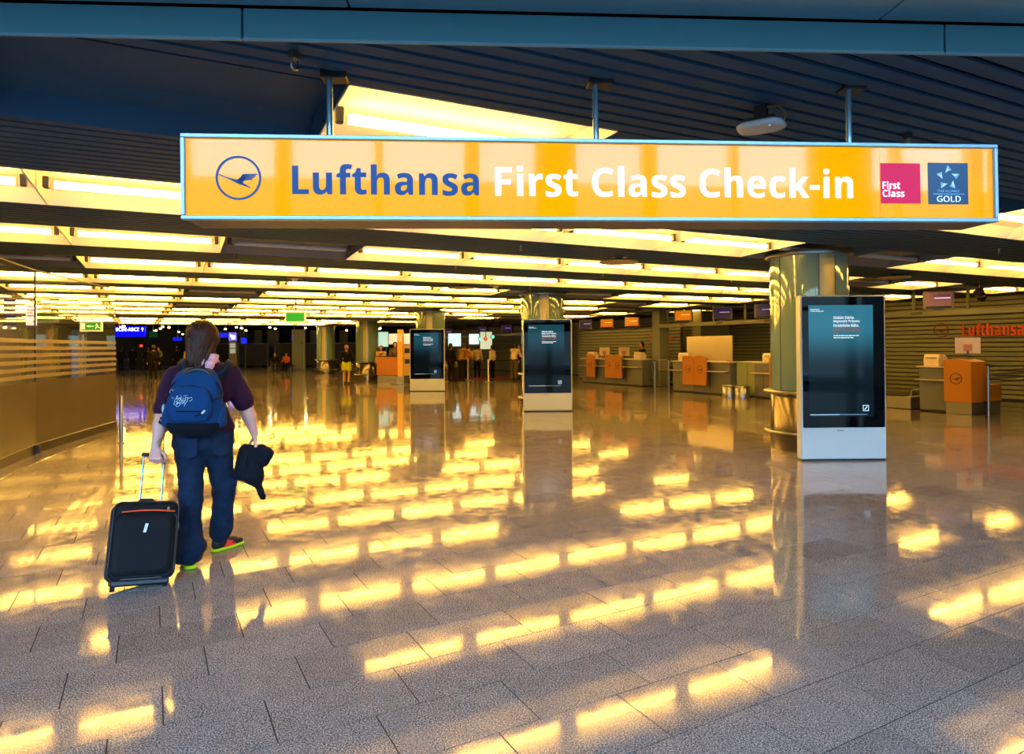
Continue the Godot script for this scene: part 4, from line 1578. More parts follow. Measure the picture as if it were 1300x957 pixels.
	# small ceiling spots
	var spots := [[-1.5, -44.0], [-1.3, -42.2], [0.32, -51.3], [0.54, -46.5], [0.6, -42.4], [0.95, -44.0], [1.84, -55.3], [2.4, -63.0], [4.25, -46.5], [4.5, -42.6], [5.9, -49.9], [5.0, -44.5], [6.4, -42.6], [7.1, -45.0], [8.6, -43.0], [12.6, -48.3], [13.4, -42.8], [13.8, -44.6]]
	for i in spots.size():
		var o := thing("ceiling_spot", "small bright spot lamp under the dark far ceiling, %s from the left" % ORD[i], "lamp", Vector3(spots[i][0], 2.88, spots[i][1]), 0.0, "small spot lamps at the far end")
		b = MB.new()
		b.lathe(Vector3.ZERO, [Vector2(0.05, 0.02), Vector2(0.07, 0.06), Vector2(0.07, 0.16), Vector2(0.02, 0.18), Vector2(0.012, 0.54)], 12)
		build("can", b, M.bracket, o)
		b = MB.new()
		b.ball(Vector3.ZERO, Vector3(0.075, 0.055, 0.075), 12, 8)
		build("bulb", b, glow(Color(1.0, 0.86, 0.55), 14.0), o)
		if i % 2 == 0:
			var l := OmniLight3D.new()
			l.name = "bulb_light"
			l.light_color = Color(1.0, 0.8, 0.45)
			l.light_energy = 2.5
			l.light_size = 0.05
			l.omni_range = 40.0
			l.omni_attenuation = 2.0
			l.shadow_enabled = true
			l.position = Vector3(0, -0.02, 0)
			o.add_child(l)
	# lit poster walls behind the queue
	var ads := [[Vector3(13.55, 1.62, -34.2), 0.75, 0.70, Color(0.55, 0.85, 0.85), "pale cyan lit panel behind the queue, leftmost"], [Vector3(14.75, 1.62, -33.6), 0.75, 0.75, Color(0.75, 0.95, 0.95), "white lit panel behind the queue, with dark gap at its left"], [Vector3(15.75, 1.72, -33.2), 0.6, 0.62, Color(0.85, 0.95, 0.95), "white lit panel behind the queue, second from right"], [Vector3(16.3, 1.45, -32.8), 0.7, 1.0, Color(0.70, 0.75, 0.62), "dim greenish lit panel behind the queue, rightmost"], [Vector3(10.45, 1.62, -33.0), 0.65, 0.80, Color(0.55, 0.78, 0.72), "pale lit poster above the people at the orange desk"], [Vector3(12.0, 1.75, -34.6), 1.6, 0.62, Color(0.45, 0.58, 0.60), "wide dim blue lit panel behind the tall yellow machine"]]
	for a in ads:
		var o := thing("lit_panel", a[4], "panel", a[0], deg_to_rad(-28), "lit panels behind the queue")
		b = MB.new()
		b.cbox(Vector3(0, a[2] / 2, 0), Vector3(a[1], a[2], 0.08), 0.01)
		build("frame", b, M.bracket, o)
		b = MB.new()
		b.cbox(Vector3(0, a[2] / 2, 0.04), Vector3(a[1] - 0.05, a[2] - 0.05, 0.02), 0.004)
		build("screen", b, glow(a[3], 0.9), o)
		b = MB.new()
		for x in [-0.2, 0.2]:
			b.cyl(Vector3(x, -a[0].y, -0.03), Vector3(x, 0.1, -0.03), 0.03, 8)
		build("leg", b, M.bracket, o)
	for i in 3:
		var o := thing("round_lamp", ["round red lamp glowing above the queue", "round mint green lamp above the queue, right of the red one", "round mint green lamp above the queue, left of the red one"][i], "lamp", Vector3([15.4, 15.8, 15.05][i], [2.02, 2.12, 2.0][i], -31.0), 0.0)
		b = MB.new()
		b.ball(Vector3.ZERO, Vector3(0.09, 0.09, 0.05), 12, 8)
		build("lens", b, glow([Color(1, 0.02, 0.03), Color(0.3, 0.9, 0.7), Color(0.4, 0.85, 0.75)][i], 1.3), o)
		b = MB.new()
		b.lathe(Vector3(0, 0, -0.03), [Vector2(0.02, 0.05), Vector2(0.02, 3.11 - [2.02, 2.12, 2.0][i])], 8)
		b.ball(Vector3(0, 0, -0.05), Vector3(0.11, 0.11, 0.05), 12, 8)
		build("housing", b, M.black, o)
	var rl := thing("red_lamp", "tiny red light among the dark crowd at far left", "lamp", Vector3(-0.6, 1.86, -55.0), deg_to_rad(-20))
	b = MB.new()
	b.ball(Vector3(0, 0, 0.05), Vector3(0.12, 0.09, 0.05), 12, 8)
	build("lens", b, glow(Color(1, 0.0, 0.02), 1.5), rl)
	b = MB.new()
	b.cbox(Vector3(0, -0.93, 0), Vector3(0.1, 1.86, 0.08), 0.01)
	build("post", b, M.black, rl)
	# orange desk and yellow machine in mid hall
	var od := thing("orange_desk", "free-standing orange service desk in front of the people, mid hall", "desk", Vector3(9.75, 0, -29.9), deg_to_rad(-30))
	b = MB.new()
	b.cbox(Vector3(0, 0.74, 0), Vector3(0.98, 0.86, 0.6), 0.02)
	build("body", b, M.orange, od)
	b = MB.new()
	b.cbox(Vector3(0, 0.15, 0), Vector3(0.92, 0.30, 0.55), 0.01)
	build("base", b, M.satin, od)
	b = MB.new()
	b.cbox(Vector3(0, 1.185, 0), Vector3(1.04, 0.03, 0.66), 0.008)
	build("top", b, M.black, od)
	b = MB.new()
	b.cbox(Vector3(-0.40, 1.28, 0.1), Vector3(0.14, 0.16, 0.4), 0.01)
	build("side_rise", b, M.orange, od)
	var ym := thing("ticket_machine", "tall yellow self-service machine left of the farthest poster stand", "machine", Vector3(9.35, 0, -27.0), deg_to_rad(-28))
	b = MB.new()
	b.cbox(Vector3(0, 1.35, 0), Vector3(0.24, 2.0, 0.3), 0.02)
	build("column", b, mat(Color(0.85, 0.66, 0.20), 0.4), ym)
	b = MB.new()
	b.cbox(Vector3(0, 0.18, 0), Vector3(0.34, 0.36, 0.4), 0.015)
	build("base", b, M.satin, ym)
	b = MB.new()
	b.lathe(Vector3.ZERO, [Vector2(0.42, 0), Vector2(0.42, 0.02), Vector2(0.38, 0.035), Vector2(0, 0.036)], 24)
	build("foot", b, M.steel, ym)
	b = MB.new()
	b.cbox(Vector3(0, 2.0, 0.155), Vector3(0.16, 0.34, 0.012), 0.004)
	build("sign_plate", b, glow(Color(0.85, 0.12, 0.03), 0.6), ym)
	b = MB.new()
	b.cbox(Vector3(0.30, 1.05, 0), Vector3(0.34, 1.3, 0.3), 0.02)
	build("kiosk_body", b, mat(Color(0.66, 0.54, 0.28), 0.45), ym)
	b = MB.new()
	for y in [1.45, 1.0]:
		b.cbox(Vector3(0.30, y, 0.155), Vector3(0.22, 0.2, 0.012), 0.004)
	build("slot_panel", b, M.black, ym)
	# barrier posts, belts, red carpet
	var posts := [[13.28, -28.7, "chrome queue barrier post, left of the nearest pair"], [13.42, -26.8, "chrome queue barrier post, right of the nearest pair"], [11.5, -45.0, "thin steel post between the two far round pillars"], [14.3, -31.5, "chrome queue barrier post behind the nearest pair"]]
	for i in posts.size():
		var o := thing("barrier_post", posts[i][2], "barrier", Vector3(posts[i][0], 0.0065 if i == 3 else 0.0, posts[i][1]), 0.0, "queue barrier posts")
		b = MB.new()
		b.lathe(Vector3.ZERO, [Vector2(0.19, 0), Vector2(0.19, 0.012), Vector2(0.15, 0.03), Vector2(0.03, 0.05)], 20)
		build("foot", b, M.steel, o)
		b = MB.new()
		b.lathe(Vector3.ZERO, [Vector2(0.033, 0.04), Vector2(0.033, 0.92), Vector2(0.042, 0.92), Vector2(0.042, 1.02), Vector2(0.0, 1.03)], 14)
		build("post", b, M.white, o)
	var belt := MB.new()
	belt.box(Vector3(15.1, 0.95, -27.35), Vector3(3.4, 0.05, 0.008), Basis(Vector3.UP, 0.32))
	tag(build("barrier_belt", belt, M.black), "black barrier belt running right from the nearest barrier post", "belt")
	belt = MB.new()
	belt.box(Vector3(13.35, 0.95, -27.75), Vector3(0.008, 0.05, 1.86), Basis(Vector3.UP, -0.07))
	tag(build("barrier_belt", belt, M.black), "black barrier belt joining the nearest two barrier posts", "belt")
	var rc := MB.new()
	rc.cbox(Vector3(15.3, 0.003, -30.5), Vector3(3.2, 0.006, 3.0), 0.001, Basis(Vector3.UP, 0.2))
	tag(build("red_carpet", rc, mat(Color(0.50, 0.07, 0.03), 0.9)), "red carpet strip under the queue by the far counters", "carpet")
	ceiling_bits()

func exit_sign(at: Vector3, label: String, w: float, h: float, kind: int) -> void:
	var s := thing("exit_sign", label, "exit sign", at, deg_to_rad(-20))
	var b := MB.new()
	b.cbox(Vector3(0, h / 2, 0), Vector3(w, h, 0.12), 0.01)
	build("box", b, glow(Color(1.0, 0.9, 0.6), 0.5), s)
	b = MB.new()
	b.cbox(Vector3(0, h / 2, 0.062), Vector3(w - 0.07, h - 0.09, 0.01), 0.003)
	var g := build("green_face", b, glow(Color(0.0, 0.62, 0.10) if kind != 1 else Color(0.12, 0.50, 0.10), 0.85, Color(0, 0.4, 0.05)), s)
	if kind == 1:
		var wm := glow(Color(0.9, 1.0, 0.7), 0.9)
		b = MB.new()
		b.box(Vector3(-0.24, h / 2, 0.069), Vector3(0.12, 0.2, 0.004))
		b.prism(PackedVector2Array([Vector2(0.10, 0.17), Vector2(-0.05, 0.17), Vector2(-0.05, 0.14), Vector2(-0.13, 0.18), Vector2(-0.05, 0.22), Vector2(-0.05, 0.19), Vector2(0.10, 0.19)]), 0.066, 0.071)
		b.ball(Vector3(0.19, 0.255, 0.069), Vector3(0.022, 0.022, 0.004), 8, 6)
		b.tube([Vector3(0.20, 0.23, 0.069), Vector3(0.22, 0.17, 0.069), Vector3(0.17, 0.13, 0.069), Vector3(0.16, 0.08, 0.069)], 0.014, 6)
		b.tube([Vector3(0.22, 0.17, 0.069), Vector3(0.26, 0.13, 0.069), Vector3(0.30, 0.12, 0.069)], 0.013, 6)
		b.tube([Vector3(0.25, 0.21, 0.069), Vector3(0.20, 0.22, 0.069), Vector3(0.15, 0.19, 0.069)], 0.011, 6)
		build("pictogram", b, wm, g)
	b = MB.new()
	b.cyl(Vector3(0, h, 0), Vector3(0, (CEIL if at.z > -42.0 else 3.425) - at.y, 0), 0.018, 8)
	build("hanger", b, M.beige, s)

func ceiling_bits() -> void:
	# perforated oval air plates
	var discs := [[6.55, -8.42, "oval perforated ceiling plate above the middle of the hall, nearest"], [13.1, -7.95, "oval perforated ceiling plate beyond the nearest poster stand, far right"], [6.15, -13.6, "oval perforated ceiling plate farther back, left of the middle stand"]]
	for d in discs:
		var o := thing("air_plate", d[2], "ceiling plate", Vector3(d[0], CEIL - 0.075, d[1]), 0.0, "perforated ceiling plates")
		var b := MB.new()
		b.lathe(Vector3.ZERO, [Vector2(0.0, 0.0), Vector2(0.30, 0.0), Vector2(0.31, 0.008), Vector2(0.30, 0.018), Vector2(0.0, 0.02)], 32)
		build("plate", b, mat(Color(0.75, 0.68, 0.50), 0.4, 0.3), o)
		b = MB.new()
		b.lathe(Vector3.ZERO, [Vector2(0.05, 0.02), Vector2(0.05, 0.075)], 12)
		build("neck", b, M.bracket, o)
		b = MB.new()
		for r in [0.06, 0.12, 0.18, 0.24]:
			var n := int(r * 100)
			for k in n:
				var a: float = TAU * k / n
				b.lathe(Vector3(cos(a) * r, -0.0012, sin(a) * r), [Vector2(0.0, 0.0), Vector2(0.012, 0.0), Vector2(0.012, 0.002)], 6)
		build("perforation", b, M.black, o)
	for d in [[2.5, -13.5, "white smoke detector on the ceiling above the left of the hall"], [6.86, -13.3, "white smoke detector left of the second pillar"]]:
		var o := thing("smoke_detector", d[2], "smoke detector", Vector3(d[0], CEIL - 0.07, d[1]), 0.0, "smoke detectors")
		var b := MB.new()
		b.lathe(Vector3.ZERO, [Vector2(0.0, 0.0), Vector2(0.05, 0.004), Vector2(0.06, 0.03), Vector2(0.09, 0.045)], 20)
		build("sensor", b, M.white, o)
		b = MB.new()
		b.lathe(Vector3.ZERO, [Vector2(0.09, 0.045), Vector2(0.15, 0.05), Vector2(0.15, 0.07)], 20)
		build("base", b, M.beige, o)
	var sp := [[4.5, -7.95, "small sprinkler head nearest, under the sign's middle"], [4.55, -10.3, "small sprinkler head between second and third lamp rows"], [11.0, -5.1, "small sprinkler head at far right below the sign's end"], [7.63, -10.3, "small sprinkler head below the first oval plate"], [10.75, -10.0, "small sprinkler head left of the nearest pillar top"], [7.76, -13.3, "small sprinkler head left of the second pillar top"], [1.1, -10.6, "small sprinkler head under the dark trough at left"]]
	for d in sp:
		var o := thing("sprinkler", d[2], "sprinkler", Vector3(d[0], CEIL - 0.07, d[1]), 0.0, "sprinkler heads")
		var b := MB.new()
		b.lathe(Vector3.ZERO, [Vector2(0.012, 0.03), Vector2(0.014, 0.07)], 10)
		build("pipe", b, M.steel, o)
		b = MB.new()
		b.lathe(Vector3.ZERO, [Vector2(0.0, 0.0), Vector2(0.022, 0.002), Vector2(0.022, 0.006), Vector2(0.008, 0.01), Vector2(0.008, 0.034)], 10)
		build("deflector", b, mat(Color(0.8, 0.5, 0.3), 0.3, 0.8), o)
	# wireless access point on a black bracket, right of the sign's middle
	var ap := thing("access_point", "pale rounded wireless access point on a black ceiling bracket above the sign", "access point", Vector3(3.16, CEIL - 0.135, -2.70), deg_to_rad(-62))
	var b := MB.new()
	var rings := []
	for q in [[0.235, 0.17, 0.0], [0.262, 0.198, 0.006], [0.270, 0.206, 0.022], [0.25, 0.186, 0.034]]:
		var ring := []
		for p in rrect(q[0], q[1], 0.07, 5):
			ring.append(Vector3(p.x, q[2], p.y))
		rings.append(ring)
	b.loft(rings)
	build("housing", b, mat(Color(0.72, 0.77, 0.80), 0.25), ap)
	b = MB.new()
	b.cbox(Vector3(0, 0.048, 0), Vector3(0.18, 0.028, 0.13), 0.006)
	b.cbox(Vector3(0, 0.10, 0), Vector3(0.07, 0.09, 0.06), 0.004)
	build("bracket", b, M.black, ap)
	b = MB.new()
	b.tube([Vector3(0.03, 0.13, 0), Vector3(0.10, 0.12, 0), Vector3(0.14, 0.07, 0), Vector3(0.13, 0.034, 0)], 0.006, 6)
	build("cable", b, mat(Color(0.45, 0.38, 0.12), 0.6), ap)
	b = MB.new()
	b.ball(Vector3(0.06, -0.0, 0.06), Vector3(0.006, 0.004, 0.006), 8, 6)
	build("status_light", b, glow(Color(0.3, 0.6, 1.0), 1.5), ap)
	# black globe camera above the counters
	var cam := thing("dome_camera", "black globe camera hanging from the ceiling at far right", "camera", Vector3(16.2, 2.60, -7.9))
	b = MB.new()
	b.tube([Vector3(0, 0.38, 0), Vector3(0, 0.24, 0), Vector3(-0.05, 0.14, 0)], 0.015, 8)
	build("arm", b, M.bracket, cam)
	b = MB.new()
	b.cbox(Vector3(-0.05, 0.12, 0), Vector3(0.20, 0.14, 0.14), 0.02, Basis(Vector3(0, 0, 1), 0.5))
	build("housing", b, M.black, cam)
	b = MB.new()
	b.ball(Vector3(0.03, 0.02, 0.02), Vector3(0.10, 0.10, 0.10), 16, 12)
	build("globe", b, mat(Color(0.02, 0.02, 0.02), 0.05), cam)
	# small clamp hook left of the first rod; small camera right of the third rod
	var ck := thing("ceiling_hook", "small metal clamp hook on the ceiling left of the first sign rod", "hook", Vector3(0.60, CEIL - 0.09, -3.22), 0.5)
	b = MB.new()
	b.cbox(Vector3(0, 0.07, 0), Vector3(0.05, 0.04, 0.04), 0.006)
	build("clamp", b, M.bracket, ck)
	b = MB.new()
	b.tube([Vector3(-0.018, 0.055, 0), Vector3(-0.018, 0.01, 0), Vector3(0, 0.0, 0), Vector3(0.018, 0.01, 0), Vector3(0.018, 0.055, 0)], 0.005, 6)
	build("loop", b, M.steel, ck)
	var lc := thing("ceiling_hook", "tiny dark fitting on the ceiling right of the third sign rod", "hook", Vector3(4.42, CEIL - 0.07, -2.58), 0.3)
	b = MB.new()
	b.cbox(Vector3(0, 0.05, 0), Vector3(0.05, 0.04, 0.05), 0.006)
	build("clamp", b, M.black, lc)
	b = MB.new()
	b.cyl(Vector3(0, 0.0, 0), Vector3(0, 0.05, 0), 0.018, 10)
	build("lens", b, M.satin, lc)

# ---------------------------------------------------------------- people
func rc(a: Vector3, b: Vector3, ra: float, rb := -1.0, sq := 1.0) -> Array:
	return [a, b, ra, ra if rb < 0 else rb, sq]

func hand_prims(w: Vector3, f: Vector3, nrm: Vector3, thumb: Vector3, curl: Array, k := 1.0) -> Array:
	# wrist, direction of the fingers, side the palm faces, side of the thumb, bends of the three joints
	var out := []
	f = f.normalized()
	nrm = nrm.normalized()
	thumb = thumb.normalized()
	var kn := w + f * 0.088 * k
	for i in 4:
		out.append(rc(w + f * 0.012 * k + thumb * (0.016 - i * 0.011) * k, kn + thumb * (0.030 - i * 0.020) * k, 0.0155 * k, 0.0115 * k))
	for i in 4:
		var p := kn + thumb * (0.031 - i * 0.0205) * k
		var ln: float = [0.041, 0.046, 0.043, 0.034][i] * k
		var a := 0.0
		for j in 3:
			a += curl[j] + 0.05 * i
			var d := f * cos(a) + nrm * sin(a)
			var q: Vector3 = p + d * ln * float([1.0, 0.62, 0.5][j])
			out.append(rc(p, q, 0.0098 * k - 0.0007 * j, 0.0092 * k - 0.0009 * j))
			p = q
	var t0 := w + f * 0.022 * k + thumb * 0.022 * k
	var t1 := t0 + (thumb * 0.75 + f * 0.6 + nrm * 0.35).normalized() * 0.042 * k
	var t2 := t1 + (f * 0.8 + nrm * 0.55 + thumb * 0.1).normalized() * 0.033 * k
	var t3 := t2 + (f * 0.6 + nrm * 0.8 - thumb * 0.1).normalized() * 0.026 * k
	out.append(rc(t0, t1, 0.0150 * k, 0.0115 * k))
	out.append(rc(t1, t2, 0.0112 * k, 0.0100 * k))
	out.append(rc(t2, t3, 0.0100 * k, 0.0085 * k))
	return out

func head_prims(c: Vector3, k := 1.0) -> Array:
	# a head that looks along -z: skull, jaw, nose, brow, lips, ears
	var o := []
	o.append(rc(c + Vector3(0, 0.035, 0.018) * k, c + Vector3(0, 0.030, -0.018) * k, 0.088 * k))
	o.append(rc(c + Vector3(0, -0.02, -0.03) * k, c + Vector3(0, -0.085, -0.055) * k, 0.068 * k, 0.040 * k))
	o.append(rc(c + Vector3(0, 0.005, -0.098) * k, c + Vector3(0, -0.028, -0.118) * k, 0.009 * k, 0.014 * k))
	o.append(rc(c + Vector3(-0.035, 0.02, -0.088) * k, c + Vector3(0.035, 0.02, -0.088) * k, 0.014 * k))
	o.append(rc(c + Vector3(-0.020, -0.060, -0.095) * k, c + Vector3(0.020, -0.060, -0.095) * k, 0.008 * k))
	for s in [-1.0, 1.0]:
		o.append(rc(c + Vector3(0.088 * s, 0.015, 0.012) * k, c + Vector3(0.083 * s, -0.030, 0.002) * k, 0.013 * k, 0.009 * k))
	return o

func cloth_mat(c: Color, rough := 0.85) -> StandardMaterial3D:
	var m := mat(c, rough, 0.0, 0.3)
	m.rim_enabled = true
	m.rim = 0.25
	m.rim_tint = 0.6
	return m

func traveller() -> void:
	var p := thing("person", "traveller seen from behind, in purple shirt, jeans and pink scarf, walking away", "person", Vector3(0.345, 0, -5.47))
	var skin := mat(Color(0.80, 0.60, 0.54), 0.5)
	skin.subsurf_scatter_enabled = true
	skin.subsurf_scatter_strength = 0.08
	# joints, relative to the middle of the feet; the traveller walks towards -z
	var hipl := Vector3(-0.095, 0.90, 0.0)
	var hipr := Vector3(0.095, 0.90, 0.0)
	var kneel := Vector3(-0.085, 0.48, 0.025)
	var kneer := Vector3(0.150, 0.50, -0.12)
	var anl := Vector3(-0.105, 0.095, 0.13)
	var anr := Vector3(0.135, 0.095, -0.19)
	var shl := Vector3(-0.205, 1.372, 0.0)
	var shr := Vector3(0.200, 1.378, 0.0)
	var ell := Vector3(-0.268, 1.105, 0.05)
	var elr := Vector3(0.305, 1.120, -0.02)
	var wrl := Vector3(-0.318, 0.895, 0.185)
	var wrr := Vector3(0.362, 0.915, -0.02)
	var head := Vector3(-0.005, 1.645, -0.045)
	var torso := [rc(Vector3(-0.09, 0.93, 0.0), Vector3(0.09, 0.93, 0.0), 0.115, 0.115, 0.95), rc(Vector3(-0.07, 1.08, -0.01), Vector3(0.07, 1.08, -0.01), 0.112, 0.112, 1.05), rc(Vector3(-0.085, 1.26, 0.0), Vector3(0.085, 1.26, 0.0), 0.118, 0.118, 1.05), rc(Vector3(-0.13, 1.345, 0.01), Vector3(0.13, 1.35, 0.01), 0.085), rc(Vector3(0, 1.0, 0), Vector3(0, 1.36, 0), 0.12)]
	# ---- one continuous skin: trunk, neck, limbs, then head and hands on finer grids
	var b := MB.new()
	var pr := []
	for q in torso:
		pr.append(rc(q[0], q[1], q[2] - 0.018, q[3] - 0.018, q[4]))
	pr.append(rc(Vector3(0, 1.40, 0.0), Vector3(-0.003, 1.56, -0.03), 0.062, 0.056))
	pr.append(rc(hipl, kneel, 0.085, 0.055)); pr.append(rc(kneel, anl, 0.055, 0.04))
	pr.append(rc(hipr, kneer, 0.085, 0.055)); pr.append(rc(kneer, anr, 0.055, 0.04))
	pr.append(rc(shl, ell, 0.056, 0.045)); pr.append(rc(ell, ell.lerp(wrl, 0.35), 0.045, 0.047)); pr.append(rc(ell.lerp(wrl, 0.35), wrl, 0.047, 0.029))
	pr.append(rc(shr, elr, 0.056, 0.045)); pr.append(rc(elr, elr.lerp(wrr, 0.35), 0.046, 0.048)); pr.append(rc(elr.lerp(wrr, 0.35), wrr, 0.048, 0.030))
	b.nets(pr, 0.011, 0.03)
	b.nets(head_prims(head) + [rc(Vector3(0, 1.5, -0.02), head + Vector3(0, -0.03, 0.01), 0.057, 0.06)], 0.005, 0.02)
	# left hand: a fist round the suitcase handle; right hand: closed on the jacket
	var grip := Vector3(-0.325, 0.845, 0.225)
	b.nets(hand_prims(wrl + Vector3(0, -0.01, 0.008), Vector3(-0.02, -0.62, 0.55), Vector3(0.25, 0.45, 0.62).cross(Vector3(1, 0, 0)).normalized() * 0.3 + Vector3(0.15, -0.55, -0.8), Vector3(0.95, -0.05, 0.1), [1.0, 1.35, 0.9]) + [rc(wrl.lerp(ell, 0.12), wrl + Vector3(0, -0.012, 0.008), 0.031, 0.024)], 0.0042, 0.007)
	b.nets(hand_prims(wrr + Vector3(0, -0.008, 0), Vector3(0.10, -1.0, 0.0), Vector3(-0.9, 0.0, -0.15), Vector3(0.05, 0.0, -1.0), [0.55, 0.9, 0.6]) + [rc(wrr.lerp(elr, 0.12), wrr + Vector3(0, -0.012, 0), 0.032, 0.025)], 0.0042, 0.007)
	build("body", b, skin, p)
	b = MB.new()
	for s in [-1.0, 1.0]:
		b.ball(head + Vector3(0.033 * s, 0.004, -0.090), Vector3(0.013, 0.011, 0.011), 10, 8)
	build("eyes", b, M.white, p)
	# ---- hair: thick brown hair gathered low and falling over the left shoulder blade
	b = MB.new()
	var hc := head + Vector3(0, 0.035, 0.018)
	var cutn := Vector3(0, -0.35, -1.0).normalized()
	b.nets([rc(hc + Vector3(-0.012, 0.006, 0.0), hc + Vector3(0.012, 0.006, 0.0), 0.103), rc(hc + Vector3(0, -0.02, 0.025), hc + Vector3(-0.012, -0.10, 0.035), 0.098, 0.082), rc(hc + Vector3(-0.02, -0.10, 0.04), hc + Vector3(-0.045, -0.17, 0.055), 0.072, 0.058), rc(hc + Vector3(-0.045, -0.16, 0.06), hc + Vector3(-0.055, -0.235, 0.075), 0.055, 0.026), rc(hc + Vector3(-0.075, -0.03, 0.0), hc + Vector3(-0.070, -0.13, 0.025), 0.042, 0.038), rc(hc + Vector3(0.072, -0.03, 0.0), hc + Vector3(0.055, -0.11, 0.03), 0.040, 0.036)], 0.0065, 0.03, [[cutn, cutn.dot(hc + Vector3(0, 0.0, -0.055))]], 0.012)
	var hm := mat(Color(0.20, 0.10, 0.045), 0.62, 0.0, 0.35)
	var hair := build("hair", b, hm, p)
	var g := RandomNumberGenerator.new()
	g.seed = 4
	for tone in 2:
		b = MB.new()
		for i in 75:
			var a := lerpf(-1.9, 1.9, g.randf())
			var pts := []
			var wob := g.randf_range(-0.03, 0.03)
			var lift := g.randf_range(0.104, 0.112)
			for k in 11:
				var t := k / 10.0
				var la := lerpf(1.40, -0.55, t)
				var q := hc + Vector3(sin(a * (1.0 - 0.15 * t)) * cos(la) * 1.02, sin(la) * 1.02, cos(a) * cos(la) * 1.03 + 0.004) * lift
				if t > 0.5:
					var u := (t - 0.5) / 0.5
					q = q.lerp(hc + Vector3(-0.045 + sin(a) * 0.055 + wob * 0.5, -0.15 - 0.08 * u + wob * 0.3, 0.118 + 0.01 * sin(u * 9.0 + i)), u * u * (3.0 - 2.0 * u))
				pts.append(q + Vector3(0.003 * sin(k * 1.7 + i), 0, 0.002 * cos(k * 2.1 + i)))
			b.tube(pts, [0.001, 0.003, 0.0042, 0.0045, 0.0045, 0.0045, 0.0045, 0.0045, 0.004, 0.003, 0.001], 5)
		build("strands", b, mat([Color(0.26, 0.135, 0.06), Color(0.13, 0.062, 0.03)][tone], 0.5, 0.0, 0.4), hair)
	# ---- pale pink scarf, its knot behind the right of the neck
	b = MB.new()
	var ring := []
	for k in 12:
		var a0 := TAU * k / 12
		var a1 := TAU * (k + 1) / 12
		ring.append(rc(Vector3(cos(a0) * 0.083, 1.475 + 0.018 * sin(a0 * 2.0), sin(a0) * 0.080 - 0.012), Vector3(cos(a1) * 0.083, 1.475 + 0.018 * sin(a1 * 2.0), sin(a1) * 0.080 - 0.012), 0.026))
	ring.append(rc(Vector3(0.075, 1.50, 0.04), Vector3(0.035, 1.455, 0.105), 0.028, 0.03))
	ring.append(rc(Vector3(0.04, 1.46, 0.10), Vector3(0.0, 1.39, 0.125), 0.030, 0.020))
	ring.append(rc(Vector3(0.09, 1.52, 0.02), Vector3(0.06, 1.515, 0.055), 0.022, 0.028))
	b.nets(ring, 0.007, 0.012, [], 0.010)
	build("scarf", b, cloth_mat(Color(0.80, 0.58, 0.62)), p)
	# ---- purple shirt with elbow sleeves
	b = MB.new()
	pr = torso.duplicate()
	pr.append(rc(Vector3(-0.125, 0.99, 0.0), Vector3(0.125, 0.99, 0.0), 0.093, 0.093, 0.85))
	pr.append(rc(shl + Vector3(0.012, -0.004, 0), shl.lerp(ell, 0.80), 0.080, 0.079))
	pr.append(rc(shr + Vector3(-0.012, -0.004, 0), shr.lerp(elr, 0.80), 0.080, 0.079))
	pr.append(rc(Vector3(-0.02, 1.445, 0.0), Vector3(-0.17, 1.375, 0.0), 0.060, 0.075))
	pr.append(rc(Vector3(0.02, 1.445, 0.0), Vector3(0.17, 1.38, 0.0), 0.060, 0.075))
	b.nets(pr, 0.009, 0.03, [[Vector3(0, -1, 0), -0.945], [Vector3(0, 1, 0), 1.475], [(ell - shl).normalized(), (ell - shl).normalized().dot(shl.lerp(ell, 0.78))], [(elr - shr).normalized(), (elr - shr).normalized().dot(shr.lerp(elr, 0.76))]].slice(0, 2), 0.010)
	build("shirt", b, cloth_mat(Color(0.17, 0.055, 0.145)), p)
	# ---- jeans
	b = MB.new()
	pr = [rc(Vector3(-0.10, 0.93, 0.0), Vector3(0.10, 0.93, 0.0), 0.112, 0.112, 0.9), rc(Vector3(-0.095, 0.87, 0.035), Vector3(0.095, 0.87, 0.025), 0.105),
		rc(hipl + Vector3(0.005, -0.04, 0.01), kneel, 0.108, 0.078), rc(kneel, anl.lerp(kneel, 0.25), 0.078, 0.076), rc(anl.lerp(kneel, 0.28), anl + Vector3(0, -0.035, 0.0), 0.077, 0.088),
		rc(hipr + Vector3(0, -0.04, 0.0), kneer, 0.106, 0.080), rc(kneer, anr.lerp(kneer, 0.25), 0.080, 0.076), rc(anr.lerp(kneer, 0.28), anr + Vector3(-0.008, 0.045, 0.012), 0.076, 0.076),
		rc(anl + Vector3(-0.01, 0.02, 0.02), anl + Vector3(0.03, 0.06, 0.02), 0.083), rc(kneer + Vector3(-0.04, 0.06, 0.05), kneer + Vector3(0.05, 0.05, 0.05), 0.045)]
	b.nets(pr, 0.010, 0.035, [[Vector3(0, 1, 0), 0.975], [Vector3(0, -1, 0), -0.042]], 0.013)
	var denim := cloth_mat(Color(0.065, 0.115, 0.20))
	var dn := noise_image(77, 0.02, 256, FastNoiseLite.TYPE_SIMPLEX_SMOOTH, 3)
	var df := noise_image(78, 0.35, 256)
	var dp := PackedByteArray()
	dp.resize(256 * 256 * 3)
	for i in 256 * 256:
		var v := int(clampf(190.0 + (dn[i] - 128) * 0.28 + (df[i] - 128) * 0.3, 60, 255))
		dp[i * 3] = v; dp[i * 3 + 1] = v; dp[i * 3 + 2] = v
	denim.albedo_texture = ImageTexture.create_from_image(Image.create_from_data(256, 256, false, Image.FORMAT_RGB8, dp))
	denim.albedo_color = Color(0.085, 0.18, 0.29)
	denim.uv1_triplanar = true
	denim.uv1_scale = Vector3(2.2, 2.2, 2.2)
	var jeans := build("jeans", b, denim, p)
